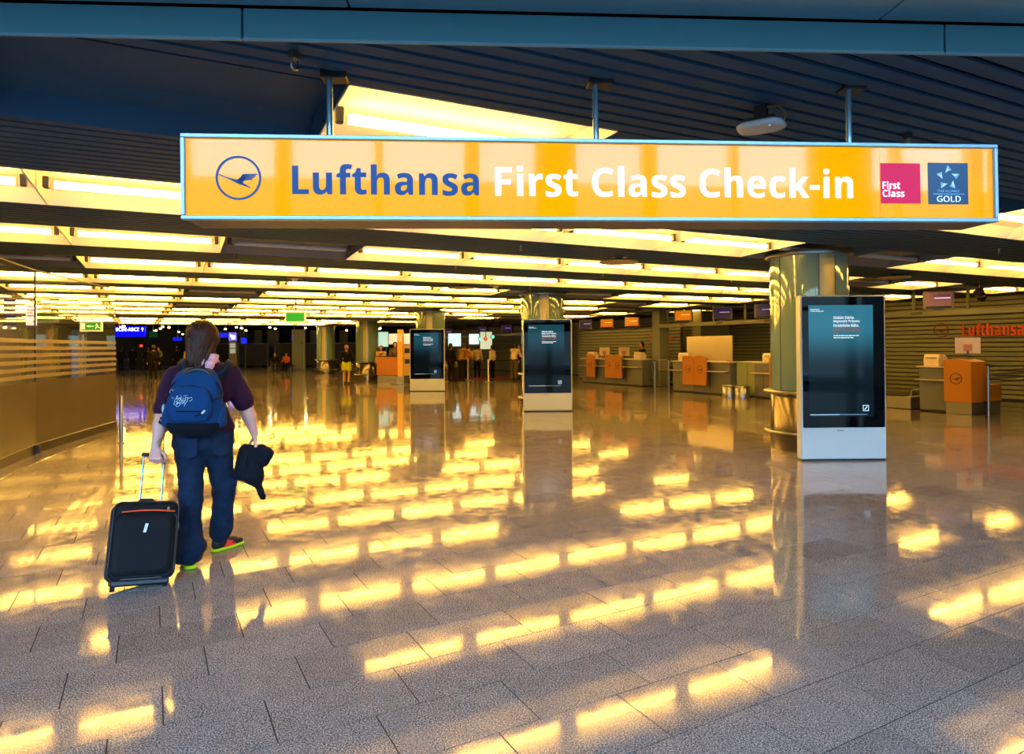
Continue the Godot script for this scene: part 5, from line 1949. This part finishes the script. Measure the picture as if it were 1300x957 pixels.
	for s in [-1.0, 1.0]:   # back pockets
		b = MB.new()
		var pk := PackedVector2Array([Vector2(-0.062, 0.06), Vector2(0.062, 0.06), Vector2(0.058, -0.06), Vector2(0.0, -0.085), Vector2(-0.058, -0.06)])
		b.prism(pk, 0.0, 0.004, Transform3D(Basis(Vector3(1, 0, 0), -0.10) * Basis(Vector3(0, 1, 0), s * 0.42), Vector3(0.105 * s, 0.865, 0.138)))
		build("back_pocket", b, denim, jeans)
	# ---- shoes: dark running shoes with acid green soles, the right one turned out
	for i in 2:
		var at: Vector3 = [Vector3(anl.x, 0, anl.z), Vector3(anr.x, 0, anr.z)][i]
		var turn := Basis(Vector3.UP, [0.12, -1.05][i])
		var xf := Transform3D(turn, at)
		b = MB.new()
		b.nets([rc(Vector3(0, 0.052, 0.035), Vector3(0, 0.050, -0.10), 0.040, 0.036), rc(Vector3(0, 0.045, -0.08), Vector3(0.004, 0.036, -0.165), 0.040, 0.026), rc(Vector3(0, 0.085, 0.03), Vector3(0, 0.075, -0.03), 0.036)], 0.006, 0.02, [[Vector3(0, -1, 0), -0.022], [Vector3(0, 1, 0), 0.105]], 0.0, xf)
		var sh := build("shoe", b, mat(Color(0.06, 0.08, 0.13), 0.6), p)
		b = MB.new()
		b.nets([rc(Vector3(0, 0.018, 0.040), Vector3(0, 0.018, -0.06), 0.044, 0.042), rc(Vector3(0, 0.018, -0.06), Vector3(0.003, 0.020, -0.165), 0.046, 0.032)], 0.006, 0.02, [[Vector3(0, -1, 0), -0.001], [Vector3(0, 1, 0), 0.026]], 0.0, xf)
		build("sole", b, glowless(Color(0.72, 0.90, 0.06)), sh)
		b = MB.new()
		for s in [-1.0, 1.0]:
			b.prism(PackedVector2Array([Vector2(0.00, 0.026), Vector2(0.115, 0.026), Vector2(0.075, 0.062), Vector2(0.03, 0.080)]), 0.0, 0.004, xf * Transform3D(Basis(Vector3(0, 0, -1), Vector3(0, 1, 0), Vector3(s, 0, 0)), Vector3(s * 0.0405 - 0.002, 0, 0)))
		build("side_flash", b, mat(Color(0.95, 0.22, 0.12), 0.5), sh)
	backpack()
	suitcase()
	jacket()

func glowless(c: Color) -> StandardMaterial3D:
	return mat(c, 0.5)

func backpack() -> void:
	# hangs on the traveller's back, a little to the left; its own things are parts
	var o := thing("backpack", "blue backpack with black handle and white swirl print on the traveller's back", "backpack", Vector3(0.283, 0.965, -5.345), -0.17)
	o.rotation.z = -0.05
	var navy := cloth_mat(Color(0.02, 0.19, 0.36))
	var dark := cloth_mat(Color(0.022, 0.045, 0.085))
	var b := MB.new()
	var rings := []
	for q in [[0.02, 0.27, 0.13, 0.08], [0.045, 0.33, 0.17, 0.088], [0.12, 0.365, 0.19, 0.098], [0.22, 0.37, 0.19, 0.098], [0.31, 0.35, 0.175, 0.092], [0.38, 0.315, 0.155, 0.083], [0.43, 0.27, 0.13, 0.072], [0.462, 0.21, 0.10, 0.06], [0.478, 0.13, 0.06, 0.05]]:
		var ring := []
		for p in rrect(q[1], q[2], minf(q[1], q[2]) * 0.46, 6):
			ring.append(Vector3(p.x + 0.02 * (q[0] - 0.2), q[0], p.y + q[3]))
		rings.append(ring)
	b.loft(rings)
	build("main_bag", b, navy, o)
	b = MB.new()   # rounded front pocket, bulging backwards
	rings = []
	for q in [[0.10, 0.16, 0.03], [0.115, 0.26, 0.05], [0.17, 0.305, 0.066], [0.24, 0.300, 0.064], [0.30, 0.265, 0.052], [0.335, 0.20, 0.036], [0.35, 0.10, 0.02]]:
		var ring := []
		for p in rrect(q[1], q[2] * 2.0, q[2] * 0.85, 6):
			ring.append(Vector3(p.x - 0.022, q[0], p.y + 0.178))
		rings.append(ring)
	b.loft(rings)
	var fp := build("front_pocket", b, navy, o)
	b = MB.new()   # dark bottom
	rings = []
	for q in [[0.0, 0.24, 0.12, 0.085], [0.012, 0.30, 0.17, 0.09], [0.05, 0.355, 0.20, 0.095], [0.085, 0.37, 0.215, 0.100], [0.092, 0.36, 0.20, 0.100]]:
		var ring := []
		for p in rrect(q[1], q[2], minf(q[1], q[2]) * 0.45, 6):
			ring.append(Vector3(p.x, q[0], p.y + q[3]))
		rings.append(ring)
	b.loft(rings)
	build("base_panel", b, dark, o)
	# zips
	b = MB.new()
	var arc := []
	for k in 17:
		var t := PI * k / 16
		arc.append(Vector3(-0.022 + cos(t) * 0.150, 0.235 + sin(t) * 0.118, 0.222 - 0.028 * sin(t)))
	b.tube(arc, 0.0045, 6)
	arc = []
	for k in 17:
		var t := PI * k / 16
		arc.append(Vector3(0.005 + cos(t) * 0.172, 0.29 + sin(t) * 0.135, 0.178 - 0.055 * sin(t)))
	b.tube(arc, 0.005, 6)
	b.tube([Vector3(-0.10, 0.176, 0.246), Vector3(0.0, 0.180, 0.252), Vector3(0.06, 0.178, 0.249)], 0.005, 6)
	build("zip", b, dark, o)
	b = MB.new()
	b.cbox(Vector3(0.072, 0.176, 0.250), Vector3(0.013, 0.032, 0.006), 0.002, Basis(Vector3(0, 0, 1), -0.7))
	b.cbox(Vector3(-0.128, 0.290, 0.196), Vector3(0.010, 0.026, 0.006), 0.002, Basis(Vector3(0, 0, 1), 0.8))
	build("zip_pull", b, mat(Color(0.75, 0.75, 0.72), 0.4), o)
	b = MB.new()
	b.cbox(Vector3(0.045, 0.158, 0.248), Vector3(0.06, 0.010, 0.008), 0.003, Basis(Vector3(0, 0, 1), 0.45))
	build("loop_tab", b, dark, o)
	# white swirl print on the pocket
	b = MB.new()
	var g := RandomNumberGenerator.new()
	g.seed = 12
	for i in 18:
		var c := Vector2(-0.134 + 0.0175 * (i % 7) + 0.012 * (i / 7), 0.306 - 0.040 * (i / 7) + g.randf_range(-0.010, 0.012))
		var pts := []
		var turns := g.randf_range(0.9, 1.7) * (1 if i % 2 == 0 else -1)
		var a0 := g.randf() * TAU
		var stretch := g.randf_range(0.8, 1.5)
		for k in 10:
			var t := k / 9.0
			var r := 0.003 + 0.016 * t
			var q := c + Vector2(cos(a0 + turns * PI * t) * stretch, sin(a0 + turns * PI * t)) * r
			pts.append(Vector3(q.x, q.y, pocket_face(q.x, q.y)))
		b.tube(pts, 0.0013, 5)
	for i in 6:   # upright strokes, the middle of the print
		var x := -0.118 + i * 0.015
		var pts := []
		for k in 5:
			var y := 0.232 + 0.010 * k
			pts.append(Vector3(x + 0.004 * k + 0.004 * sin(k * 2.0 + i), y, pocket_face(x + 0.004 * k, y)))
		b.tube(pts, 0.0016, 5)
	build("swirl_print", b, mat(Color(0.72, 0.84, 0.86), 0.6), fp)
	# carrying handle
	b = MB.new()
	var hp := []
	for k in 11:
		var t := PI * k / 10
		hp.append(Vector3(0.012 - cos(t) * 0.082, 0.425 + sin(t) * 0.045, 0.135 - 0.02 * sin(t)))
	b.tube(hp, 0.016, 8, true, 0.45, Vector3(0, 0, 1))
	build("carry_handle", b, M.black, o)
	# shoulder straps, up over the shoulders and down in front
	for s in [-1.0, 1.0]:
		b = MB.new()
		var sx: float = 0.045 + s * 0.125
		var pts := [Vector3(0.02 + s * 0.07, 0.39, 0.085), Vector3(sx, 0.450, 0.060), Vector3(sx + s * 0.030, 0.500, 0.005), Vector3(sx + s * 0.040, 0.520, -0.07), Vector3(sx + s * 0.045, 0.50, -0.18), Vector3(sx + s * 0.05, 0.40, -0.265), Vector3(sx + s * 0.05, 0.24, -0.27)]
		b.tube(pts, 0.034, 10, true, 0.36, Vector3(0, 0, 1))
		var st := build("shoulder_strap", b, dark, o)
		b = MB.new()
		b.tube([pts[0] + Vector3(0, 0.005, 0.012), pts[1] + Vector3(0, 0.008, 0.010), pts[2] + Vector3(0, 0.012, 0.004)], 0.004, 6)
		build("piping", b, cloth_mat(Color(0.10, 0.17, 0.24)), st)
	# side pockets, straps and a name tag on the left
	for s in [-1.0, 1.0]:
		b = MB.new()
		b.nets([rc(Vector3(0.170 * s + 0.004, 0.10, 0.09), Vector3(0.168 * s + 0.006, 0.20, 0.085), 0.042, 0.034), rc(Vector3(0.165 * s, 0.09, 0.12), Vector3(0.165 * s, 0.17, 0.12), 0.04, 0.032)], 0.008, 0.03)
		build("side_pocket", b, navy, o)
		b = MB.new()
		b.tube([Vector3(0.17 * s, 0.31, 0.05), Vector3(0.186 * s, 0.285, 0.13), Vector3(0.14 * s, 0.262, 0.205)], 0.008, 6, true, 0.4, Vector3(0, 1, 0))
		build("side_strap", b, dark, o)
	b = MB.new()
	b.ball(Vector3(-0.198, 0.185, 0.115), Vector3(0.012, 0.034, 0.022), 12, 8)
	build("name_tag", b, mat(Color(0.62, 0.74, 0.80), 0.3), o)
	b = MB.new()
	b.tube([Vector3(-0.185, 0.10, 0.11), Vector3(-0.215, 0.12, 0.12), Vector3(-0.22, 0.09, 0.12), Vector3(-0.195, 0.07, 0.11)], 0.008, 6)
	b.tube([Vector3(-0.18, 0.03, 0.10), Vector3(-0.19, -0.04, 0.11), Vector3(-0.18, -0.12, 0.11), Vector3(-0.185, -0.17, 0.115)], 0.007, 6, true, 0.5)
	build("loose_strap", b, dark, o)
	b = MB.new()
	b.tube([Vector3(-0.185, 0.03, 0.11), Vector3(-0.205, -0.03, 0.115), Vector3(-0.225, -0.055, 0.12), Vector3(-0.205, -0.02, 0.118)], 0.006, 6, true, 0.5)
	build("loose_strap", b, mat(Color(0.75, 0.55, 0.22), 0.7), o)

func pocket_face(x: float, y: float) -> float:
	# depth of the front pocket's outer face
	var w := 0.066 * sin(PI * clampf((y - 0.085) / 0.28, 0.02, 0.98))
	var u := clampf(absf(x + 0.022) / 0.152, 0.0, 1.0)
	return 0.178 + maxf(0.02, minf(w, 0.066)) * sqrt(maxf(0.05, 1.0 - pow(u, 4.0))) + 0.004

func suitcase() -> void:
	var o := thing("suitcase", "black trolley suitcase with orange piping tilted on two wheels", "suitcase", Vector3(-0.072, 0.0, -4.985), deg_to_rad(7.5))
	# body axes leaned forward round the wheel axle
	var lean := Node3D.new()
	var bs := Basis(Vector3(1, 0, 0), -0.29) * Basis(Vector3(0, 0, 1), -0.125)
	var fab := cloth_mat(Color(0.035, 0.042, 0.052), 0.7)
	var trim := mat(Color(0.025, 0.03, 0.04), 0.45)
	lean.free()
	var xf := Transform3D(bs, Vector3(0, 0.028, 0))
	var add := func(called: String, b: MB, m: Material, parent: Node3D) -> MeshInstance3D:
		var n := MB.new()
		n.add(b, xf)
		return build(called, n, m, parent)
	# body: x across, y along the case, z towards the eye (front of the case)
	var b := MB.new()
	var rings := []
	for q in [[-0.150, 0.365, 0.475], [-0.142, 0.385, 0.495], [-0.08, 0.392, 0.502], [0.0, 0.392, 0.502], [0.028, 0.388, 0.498], [0.040, 0.37, 0.48]]:
		var ring := []
		for p in rrect(q[1], q[2], 0.050, 6):
			ring.append(Vector3(p.x, p.y + 0.285, q[0] + 0.02))
		rings.append(ring)
	b.loft(rings)
	var body: MeshInstance3D = add.call("shell", b, fab, o)
	b = MB.new()   # padded front pocket
	rings = []
	for q in [[0.05, 0.372, 0.405], [0.075, 0.366, 0.40], [0.092, 0.34, 0.375], [0.098, 0.29, 0.33]]:
		var ring := []
		for p in rrect(q[1], q[2], 0.055, 6):
			ring.append(Vector3(p.x - 0.004, p.y + 0.262, q[0]))
		rings.append(ring)
	b.loft(rings)
	var pocket: MeshInstance3D = add.call("front_pocket", b, fab, o)
	b = MB.new()
	rings = []
	for q in [[0.045, 0.362, 0.12], [0.066, 0.35, 0.11], [0.072, 0.31, 0.08]]:
		var ring := []
		for p in rrect(q[1], q[2], 0.04, 6):
			ring.append(Vector3(p.x, p.y + 0.468, q[0]))
		rings.append(ring)
	b.loft(rings)
	add.call("top_pocket", b, fab, o)
	b = MB.new()   # orange piping
	var pts := []
	for k in 13:
		var t := k / 12.0
		pts.append(Vector3(lerpf(-0.150, 0.166, t), 0.466 + 0.010 * sin(PI * t), 0.079 + 0.002 * sin(PI * t)))
	b.tube(pts, 0.0048, 6)
	add.call("orange_piping", b, mat(Color(0.92, 0.30, 0.08), 0.5), o)
	b = MB.new()   # welts round the shell and the pocket
	for e in [[0.385, 0.497, 0.058, 0.285, 0.05], [0.370, 0.402, 0.066, 0.262, 0.054], [0.385, 0.497, -0.125, 0.285, 0.05]]:
		var loop := []
		for p in rrect(e[0], e[1], e[4], 6):
			loop.append(Vector3(p.x, p.y + e[3], e[2]))
		loop.append(loop[0])
		b.tube(loop, 0.0045, 6, false)
	add.call("welt", b, mat(Color(0.02, 0.05, 0.065), 0.5), o)
	b = MB.new()
	b.prism(PackedVector2Array([Vector2(-0.012, -0.032), Vector2(0.006, -0.032), Vector2(0.016, 0.024), Vector2(-0.002, 0.024)]), 0.0, 0.004, Transform3D(Basis.IDENTITY, Vector3(-0.005, 0.365, 0.096)))
	add.call("label_plate", b, mat(Color(0.72, 0.76, 0.78), 0.3), pocket)
	b = MB.new()
	b.cbox(Vector3(0.125, 0.480, 0.076), Vector3(0.014, 0.034, 0.006), 0.002)
	add.call("zip_pull", b, mat(Color(0.55, 0.40, 0.22), 0.4), o)
	b = MB.new()
	b.cbox(Vector3(0, 0.028, -0.03), Vector3(0.34, 0.05, 0.17), 0.012)
	b.cbox(Vector3(0.0, 0.046, 0.062), Vector3(0.24, 0.018, 0.02), 0.006)
	b.tube([Vector3(-0.185, 0.30, -0.02), Vector3(-0.198, 0.27, -0.02), Vector3(-0.185, 0.24, -0.02)], 0.010, 6)
	add.call("base_frame", b, trim, o)
	for s in [-1.0, 1.0]:
		b = MB.new()
		b.cyl(Vector3(s * 0.150 - 0.013, 0.005, -0.015), Vector3(s * 0.150 + 0.013, 0.005, -0.015), 0.030, 18)
		var wheel: MeshInstance3D = add.call("wheel", b, M.rubber, o)
		b = MB.new()
		b.cyl(Vector3(s * 0.150 - 0.015, 0.005, -0.015), Vector3(s * 0.150 + 0.015, 0.005, -0.015), 0.012, 12)
		add.call("hub", b, M.satin, wheel)
		b = MB.new()
		b.tube([Vector3(s * 0.066 + 0.030, 0.50, -0.075), Vector3(s * 0.064 + 0.026, 0.865, -0.075)], 0.0075, 10)
		add.call("handle_tube", b, mat(Color(0.55, 0.68, 0.80), 0.25, 0.8), o)
	b = MB.new()
	b.cbox(Vector3(0.026, 0.872, -0.075), Vector3(0.162, 0.028, 0.028), 0.009)
	add.call("handle_grip", b, M.black, o)
	b = MB.new()
	b.tube([Vector3(-0.05, 0.535, -0.03), Vector3(-0.035, 0.556, -0.03), Vector3(0.035, 0.556, -0.03), Vector3(0.05, 0.535, -0.03)], 0.010, 8)
	add.call("carry_handle", b, trim, o)

func jacket() -> void:
	# dark jacket hanging in folds from the right hand
	var o := thing("jacket", "dark navy jacket hanging folded from the traveller's right hand", "jacket", Vector3(0.70, 0.43, -5.48))
	var b := MB.new()
	# relative to the jacket's lowest point
	b.nets([rc(Vector3(-0.06, 0.360, -0.02), Vector3(0.055, 0.36, -0.015), 0.034), rc(Vector3(-0.055, 0.355, -0.01), Vector3(-0.085, 0.20, 0.01), 0.05, 0.062, 0.8), rc(Vector3(0.0, 0.345, -0.01), Vector3(-0.01, 0.16, 0.015), 0.05, 0.075, 0.9), rc(Vector3(0.03, 0.35, -0.01), Vector3(0.02, 0.14, 0.0), 0.045, 0.05), rc(Vector3(-0.075, 0.20, 0.02), Vector3(-0.105, 0.155, 0.02), 0.05, 0.022), rc(Vector3(0.0, 0.17, 0.03), Vector3(0.055, 0.015, 0.03), 0.040, 0.022), rc(Vector3(-0.05, 0.15, 0.0), Vector3(-0.02, 0.115, 0.0), 0.04, 0.03),
		rc(Vector3(0.065, 0.355, 0.005), Vector3(0.100, 0.32, 0.02), 0.036, 0.044), rc(Vector3(0.100, 0.33, 0.02), Vector3(0.078, 0.265, 0.02), 0.045, 0.036), rc(Vector3(0.05, 0.33, 0.03), Vector3(0.07, 0.27, 0.03), 0.035, 0.028)], 0.008, 0.022, [], 0.014)
	build("cloth", b, cloth_mat(Color(0.025, 0.05, 0.085)), o)
	b = MB.new()
	b.tube([Vector3(0.075, 0.350, 0.050), Vector3(0.098, 0.325, 0.066), Vector3(0.108, 0.30, 0.062)], 0.004, 6)
	b.tube([Vector3(-0.055, 0.36, 0.055), Vector3(-0.075, 0.26, 0.072), Vector3(-0.09, 0.19, 0.070)], 0.004, 6)
	build("seam", b, cloth_mat(Color(0.08, 0.09, 0.10)), o)
	b = MB.new()
	b.nets([rc(Vector3(0.046, 0.03, 0.03), Vector3(0.062, -0.005, 0.03), 0.026, 0.024)], 0.006, 0.01)
	build("cuff", b, cloth_mat(Color(0.02, 0.03, 0.05)), o)

# ---- figures farther off
func figure(label: String, at: Vector3, turn: float, h: float, pose: String, top: Color, bottom: Color, hair: Color, group := "", skirt := false) -> Node3D:
	var k := h / 1.72
	var o := thing("person", label, "person", at, turn, group)
	var st := 0.16 if pose == "walk" else 0.0
	var hip := 0.90
	var sit := pose == "sit"
	var hl := Vector3(-0.09, 0.48 if sit else hip, 0)
	var hr := Vector3(0.09, 0.48 if sit else hip, 0)
	var kl := Vector3(-0.10, 0.48, -0.05 - st * 0.5) if not sit else Vector3(-0.12, 0.50, -0.42)
	var kr := Vector3(0.10, 0.48, -0.01 + st * 0.1) if not sit else Vector3(0.12, 0.50, -0.42)
	var al := Vector3(-0.10, 0.08, -st) if not sit else Vector3(-0.12, 0.08, -0.40)
	var ar := Vector3(0.10, 0.08, st) if not sit else Vector3(0.12, 0.08, -0.46)
	var up := -0.42 if sit else 0.0
	var fw := -0.12 if pose == "lean" else 0.0
	var sl := Vector3(-0.18, 1.39 + up, fw)
	var sr := Vector3(0.18, 1.39 + up, fw)
	var reach := pose == "lean" or sit
	var el := Vector3(-0.24, 1.12 + up, fw - (0.10 if reach else -0.02))
	var er := Vector3(0.24, 1.12 + up, fw - (0.10 if reach else -0.02))
	var wl := Vector3(-0.20, 1.08 + up, fw - 0.34) if reach else Vector3(-0.26, 0.88, -0.06)
	var wr := Vector3(0.20, 1.08 + up, fw - 0.34) if reach else Vector3(0.26, 0.88, -0.06)
	var hd := Vector3(0, 1.61 + up, fw * 1.3 - 0.02)
	var sc := Transform3D(Basis.from_scale(Vector3(k, k, k)), Vector3.ZERO)
	var skin := mat(Color(0.72, 0.50, 0.36), 0.55)
	var b := MB.new()
	b.nets([rc(hl.lerp(hr, 0.5) + Vector3(0, 0.05, 0), Vector3(0, 1.30 + up, fw), 0.11), rc(sl, sr, 0.06), rc(Vector3(0, 1.40 + up, fw), hd, 0.05), rc(hd + Vector3(0, 0.03, 0.01), hd + Vector3(0, -0.05, -0.03), 0.088, 0.06), rc(hd + Vector3(0, -0.01, -0.10), hd + Vector3(0, -0.03, -0.10), 0.014),
		rc(hl, kl, 0.075, 0.052), rc(kl, al, 0.052, 0.036), rc(hr, kr, 0.075, 0.052), rc(kr, ar, 0.052, 0.036), rc(sl, el, 0.048, 0.04), rc(el, wl, 0.04, 0.03), rc(sr, er, 0.048, 0.04), rc(er, wr, 0.04, 0.03),
		rc(wl, wl + (wl - el).normalized() * 0.13, 0.034, 0.016), rc(wr, wr + (wr - er).normalized() * 0.13, 0.034, 0.016)], 0.024, 0.03, [], 0.0, sc)
	build("body", b, skin, o)
	b = MB.new()
	b.nets([rc(hl + Vector3(0, 0.10, 0), hr + Vector3(0, 0.10, 0), 0.095), rc(Vector3(0, hl.y + 0.12, 0), Vector3(0, 1.28 + up, fw), 0.135, 0.145), rc(sl + Vector3(0.02, -0.02, 0), sr + Vector3(-0.02, -0.02, 0), 0.085), rc(sl, el, 0.068, 0.058), rc(el, el.lerp(wl, 0.85), 0.056, 0.044), rc(sr, er, 0.068, 0.058), rc(er, er.lerp(wr, 0.85), 0.056, 0.044)], 0.026, 0.04, [[Vector3(0, 1, 0), 1.47 + up]], 0.0, sc)
	build("top", b, cloth_mat(top), o)
	b = MB.new()
	if skirt:
		b.nets([rc(hl + Vector3(0, 0.06, 0), hr + Vector3(0, 0.06, 0), 0.105), rc(hl + Vector3(-0.01, -0.02, 0), hl + Vector3(-0.02, -0.26, -0.02), 0.115, 0.12), rc(hr + Vector3(0.01, -0.02, 0), hr + Vector3(0.02, -0.26, 0.02), 0.115, 0.12)], 0.026, 0.05, [[Vector3(0, -1, 0), -(hip - 0.32)]], 0.0, sc)
	else:
		b.nets([rc(hl + Vector3(0, 0.03, 0), hr + Vector3(0, 0.03, 0), 0.105), rc(hl, kl, 0.097, 0.075), rc(kl, al, 0.075, 0.06), rc(hr, kr, 0.097, 0.075), rc(kr, ar, 0.075, 0.06)], 0.026, 0.04, [[Vector3(0, -1, 0), -0.05]], 0.0, sc)
	build("skirt" if skirt else "trousers", b, cloth_mat(bottom), o)
	b = MB.new()
	var hc := hd + Vector3(0, 0.04, 0.015)
	b.nets([rc(hc, hc + Vector3(0, -0.01, 0.01), 0.098), rc(hc + Vector3(0, -0.05, 0.03), hc + Vector3(0, -0.10, 0.04), 0.08, 0.06)], 0.022, 0.03, [[Vector3(0, -0.5, -1.0).normalized(), Vector3(0, -0.5, -1.0).normalized().dot(hc + Vector3(0, 0, -0.055))]], 0.0, sc)
	build("hair", b, mat(hair, 0.5), o)
	for q in [al, ar]:
		b = MB.new()
		b.nets([rc(q + Vector3(0, -0.03, 0.04), q + Vector3(0, -0.04, -0.15), 0.045, 0.036)], 0.018, 0.02, [[Vector3(0, -1, 0), -0.004]], 0.0, sc)
		build("shoe", b, M.black, o)
	return o

func hall_people() -> void:
	var dk := Color(0.05, 0.045, 0.05)
	var br := Color(0.16, 0.10, 0.06)
	var w := figure("woman in black jacket and lime skirt walking with a handbag, mid hall", Vector3(7.63, 0, -29.3), -0.35, 1.70, "walk", Color(0.025, 0.022, 0.022), Color(0.62, 0.66, 0.12), Color(0.50, 0.32, 0.14), "", true)
	var bag := thing("handbag", "dark brown handbag carried by the woman in the lime skirt", "handbag", w.position + Vector3(0.42, 0.50, 0.0), -0.35)
	var b := MB.new()
	b.cbox(Vector3(0, 0.11, 0), Vector3(0.34, 0.22, 0.13), 0.03)
	build("body", b, mat(Color(0.13, 0.06, 0.03), 0.5), bag)
	b = MB.new()
	b.tube([Vector3(-0.10, 0.2, 0), Vector3(-0.06, 0.30, 0), Vector3(0.06, 0.30, 0), Vector3(0.10, 0.2, 0)], 0.012, 6)
	build("strap", b, M.black, bag)
	figure("clerk in navy jacket standing behind the three-fronted desk island", Vector3(18.0, 0, -21.6), 1.2, 1.74, "stand", Color(0.04, 0.06, 0.16), dk, Color(0.05, 0.03, 0.02))
	figure("man in dark coat walking away, left of the traveller, far off", Vector3(0.12, 0, -38.3), 0.1, 1.78, "walk", Color(0.06, 0.055, 0.04), Color(0.09, 0.08, 0.06), dk)
	figure("person in pale yellow jacket close by the traveller's left ear, far off", Vector3(2.0, 0, -45.0), 0.5, 1.72, "stand", Color(0.62, 0.48, 0.22), dk, dk)
	# round the orange desk
	figure("woman in cream blouse behind the orange desk", Vector3(9.75, 0, -31.0), 2.6, 1.68, "stand", Color(0.74, 0.64, 0.46), dk, Color(0.06, 0.04, 0.03))
	figure("man in grey shirt behind the orange desk, tallest there", Vector3(10.35, 0, -30.75), 2.9, 1.84, "lean", Color(0.42, 0.38, 0.34), dk, br)
	figure("blonde woman leaning on the orange desk in black", Vector3(11.05, 0, -30.0), 1.9, 1.66, "lean", Color(0.05, 0.04, 0.04), dk, Color(0.55, 0.36, 0.16))
	figure("man in black suit at the right end of the orange desk", Vector3(10.66, 0, -29.2), 1.2, 1.74, "stand", Color(0.03, 0.028, 0.028), Color(0.03, 0.028, 0.028), br)
	# the queue at the far counters
	var q := "people queueing by the far counters"
	figure("person in black at the left end of the queue, beside the poster stand", Vector3(12.35, 0, -28.6), -1.0, 1.76, "stand", Color(0.03, 0.03, 0.03), dk, br, q)
	figure("man in tan shirt and black trousers bending forward in the queue", Vector3(12.75, 0, -28.3), -1.2, 1.78, "lean", Color(0.52, 0.38, 0.14), Color(0.05, 0.045, 0.04), Color(0.24, 0.13, 0.06), q)
	figure("person in ochre top with dark hair in the queue", Vector3(13.6, 0.0065, -29.6), -1.4, 1.70, "lean", Color(0.62, 0.45, 0.16), dk, Color(0.04, 0.03, 0.03), q)
	figure("person in beige shirt, middle of the queue", Vector3(14.35, 0.0065, -29.9), -0.6, 1.70, "stand", Color(0.62, 0.55, 0.42), dk, br, q)
	figure("person in white top, second from the right in the queue", Vector3(14.95, 0.0065, -29.4), 0.6, 1.66, "stand", Color(0.78, 0.74, 0.68), dk, dk, q)
	figure("man in white shirt and grey trousers at the right of the queue", Vector3(15.35, 0, -27.9), -1.0, 1.76, "lean", Color(0.82, 0.72, 0.55), Color(0.34, 0.30, 0.20), Color(0.05, 0.04, 0.03), q)
	figure("person in dark clothes behind the man in white shirt", Vector3(15.95, 0, -28.3), 1.0, 1.72, "stand", Color(0.10, 0.08, 0.06), Color(0.12, 0.10, 0.08), dk, q)
	var cs := thing("trolley_bag", "brown luggage bag on the floor beside the man in the tan shirt", "bag", Vector3(12.95, 0, -29.2), 0.6)
	b = MB.new()
	b.cbox(Vector3(0, 0.33, 0), Vector3(0.46, 0.6, 0.26), 0.04)
	build("shell", b, mat(Color(0.16, 0.10, 0.05), 0.7), cs)
	b = MB.new()
	for x in [-0.16, 0.16]:
		b.cyl(Vector3(x, 0.03, -0.1), Vector3(x, 0.03, 0.1), 0.03, 10)
	build("wheel", b, M.rubber, cs)
	b = MB.new()
	b.tube([Vector3(-0.1, 0.62, 0), Vector3(-0.1, 0.95, 0), Vector3(0.1, 0.95, 0), Vector3(0.1, 0.62, 0)], 0.01, 6)
	build("handle", b, M.steel, cs)
	# seated by the pier
	var bench := thing("waiting_bench", "low dark waiting bench left of the square pier", "bench", Vector3(8.0, 0, -48.4), deg_to_rad(-28))
	b = MB.new()
	b.cbox(Vector3(0, 0.335, 0), Vector3(1.9, 0.06, 0.48), 0.015)
	build("seat", b, M.black, bench)
	for x in [-0.75, 0.75]:
		b = MB.new()
		b.cbox(Vector3(x, 0.155, 0), Vector3(0.06, 0.31, 0.4), 0.01)
		build("leg", b, M.satin, bench)
	figure("seated person in dark jacket and grey trousers, left on the bench", Vector3(7.65, 0, -48.6), 2.7, 1.72, "sit", Color(0.06, 0.05, 0.05), Color(0.28, 0.28, 0.26), dk)
	figure("seated person in orange vest, right on the bench", Vector3(8.35, 0, -48.25), 2.6, 1.70, "sit", Color(0.75, 0.36, 0.08), Color(0.06, 0.05, 0.05), br)
	# dark crowd at far left
	var g := "dark crowd at the far left"
	figure("far person in black, leftmost beside the glass edge", Vector3(-1.9, 0, -56.0), 0.2, 1.74, "stand", Color(0.03, 0.03, 0.05), dk, dk, g)
	figure("far person in dark navy, second from the glass edge", Vector3(-1.2, 0, -57.0), 0.4, 1.80, "stand", Color(0.04, 0.04, 0.08), dk, dk, g)
	figure("far person in black coat near the tiny red light", Vector3(-0.2, 0, -56.5), 0.0, 1.72, "stand", Color(0.03, 0.03, 0.03), dk, br, g)
	figure("far person in yellow-green vest near the tiny red light", Vector3(0.55, 0, -56.0), 2.8, 1.75, "lean", Color(0.40, 0.42, 0.12), dk, dk, g)
	figure("far person in black, right end of the dark crowd", Vector3(1.7, 0, -55.0), 0.3, 1.76, "stand", Color(0.03, 0.03, 0.03), dk, dk, g)
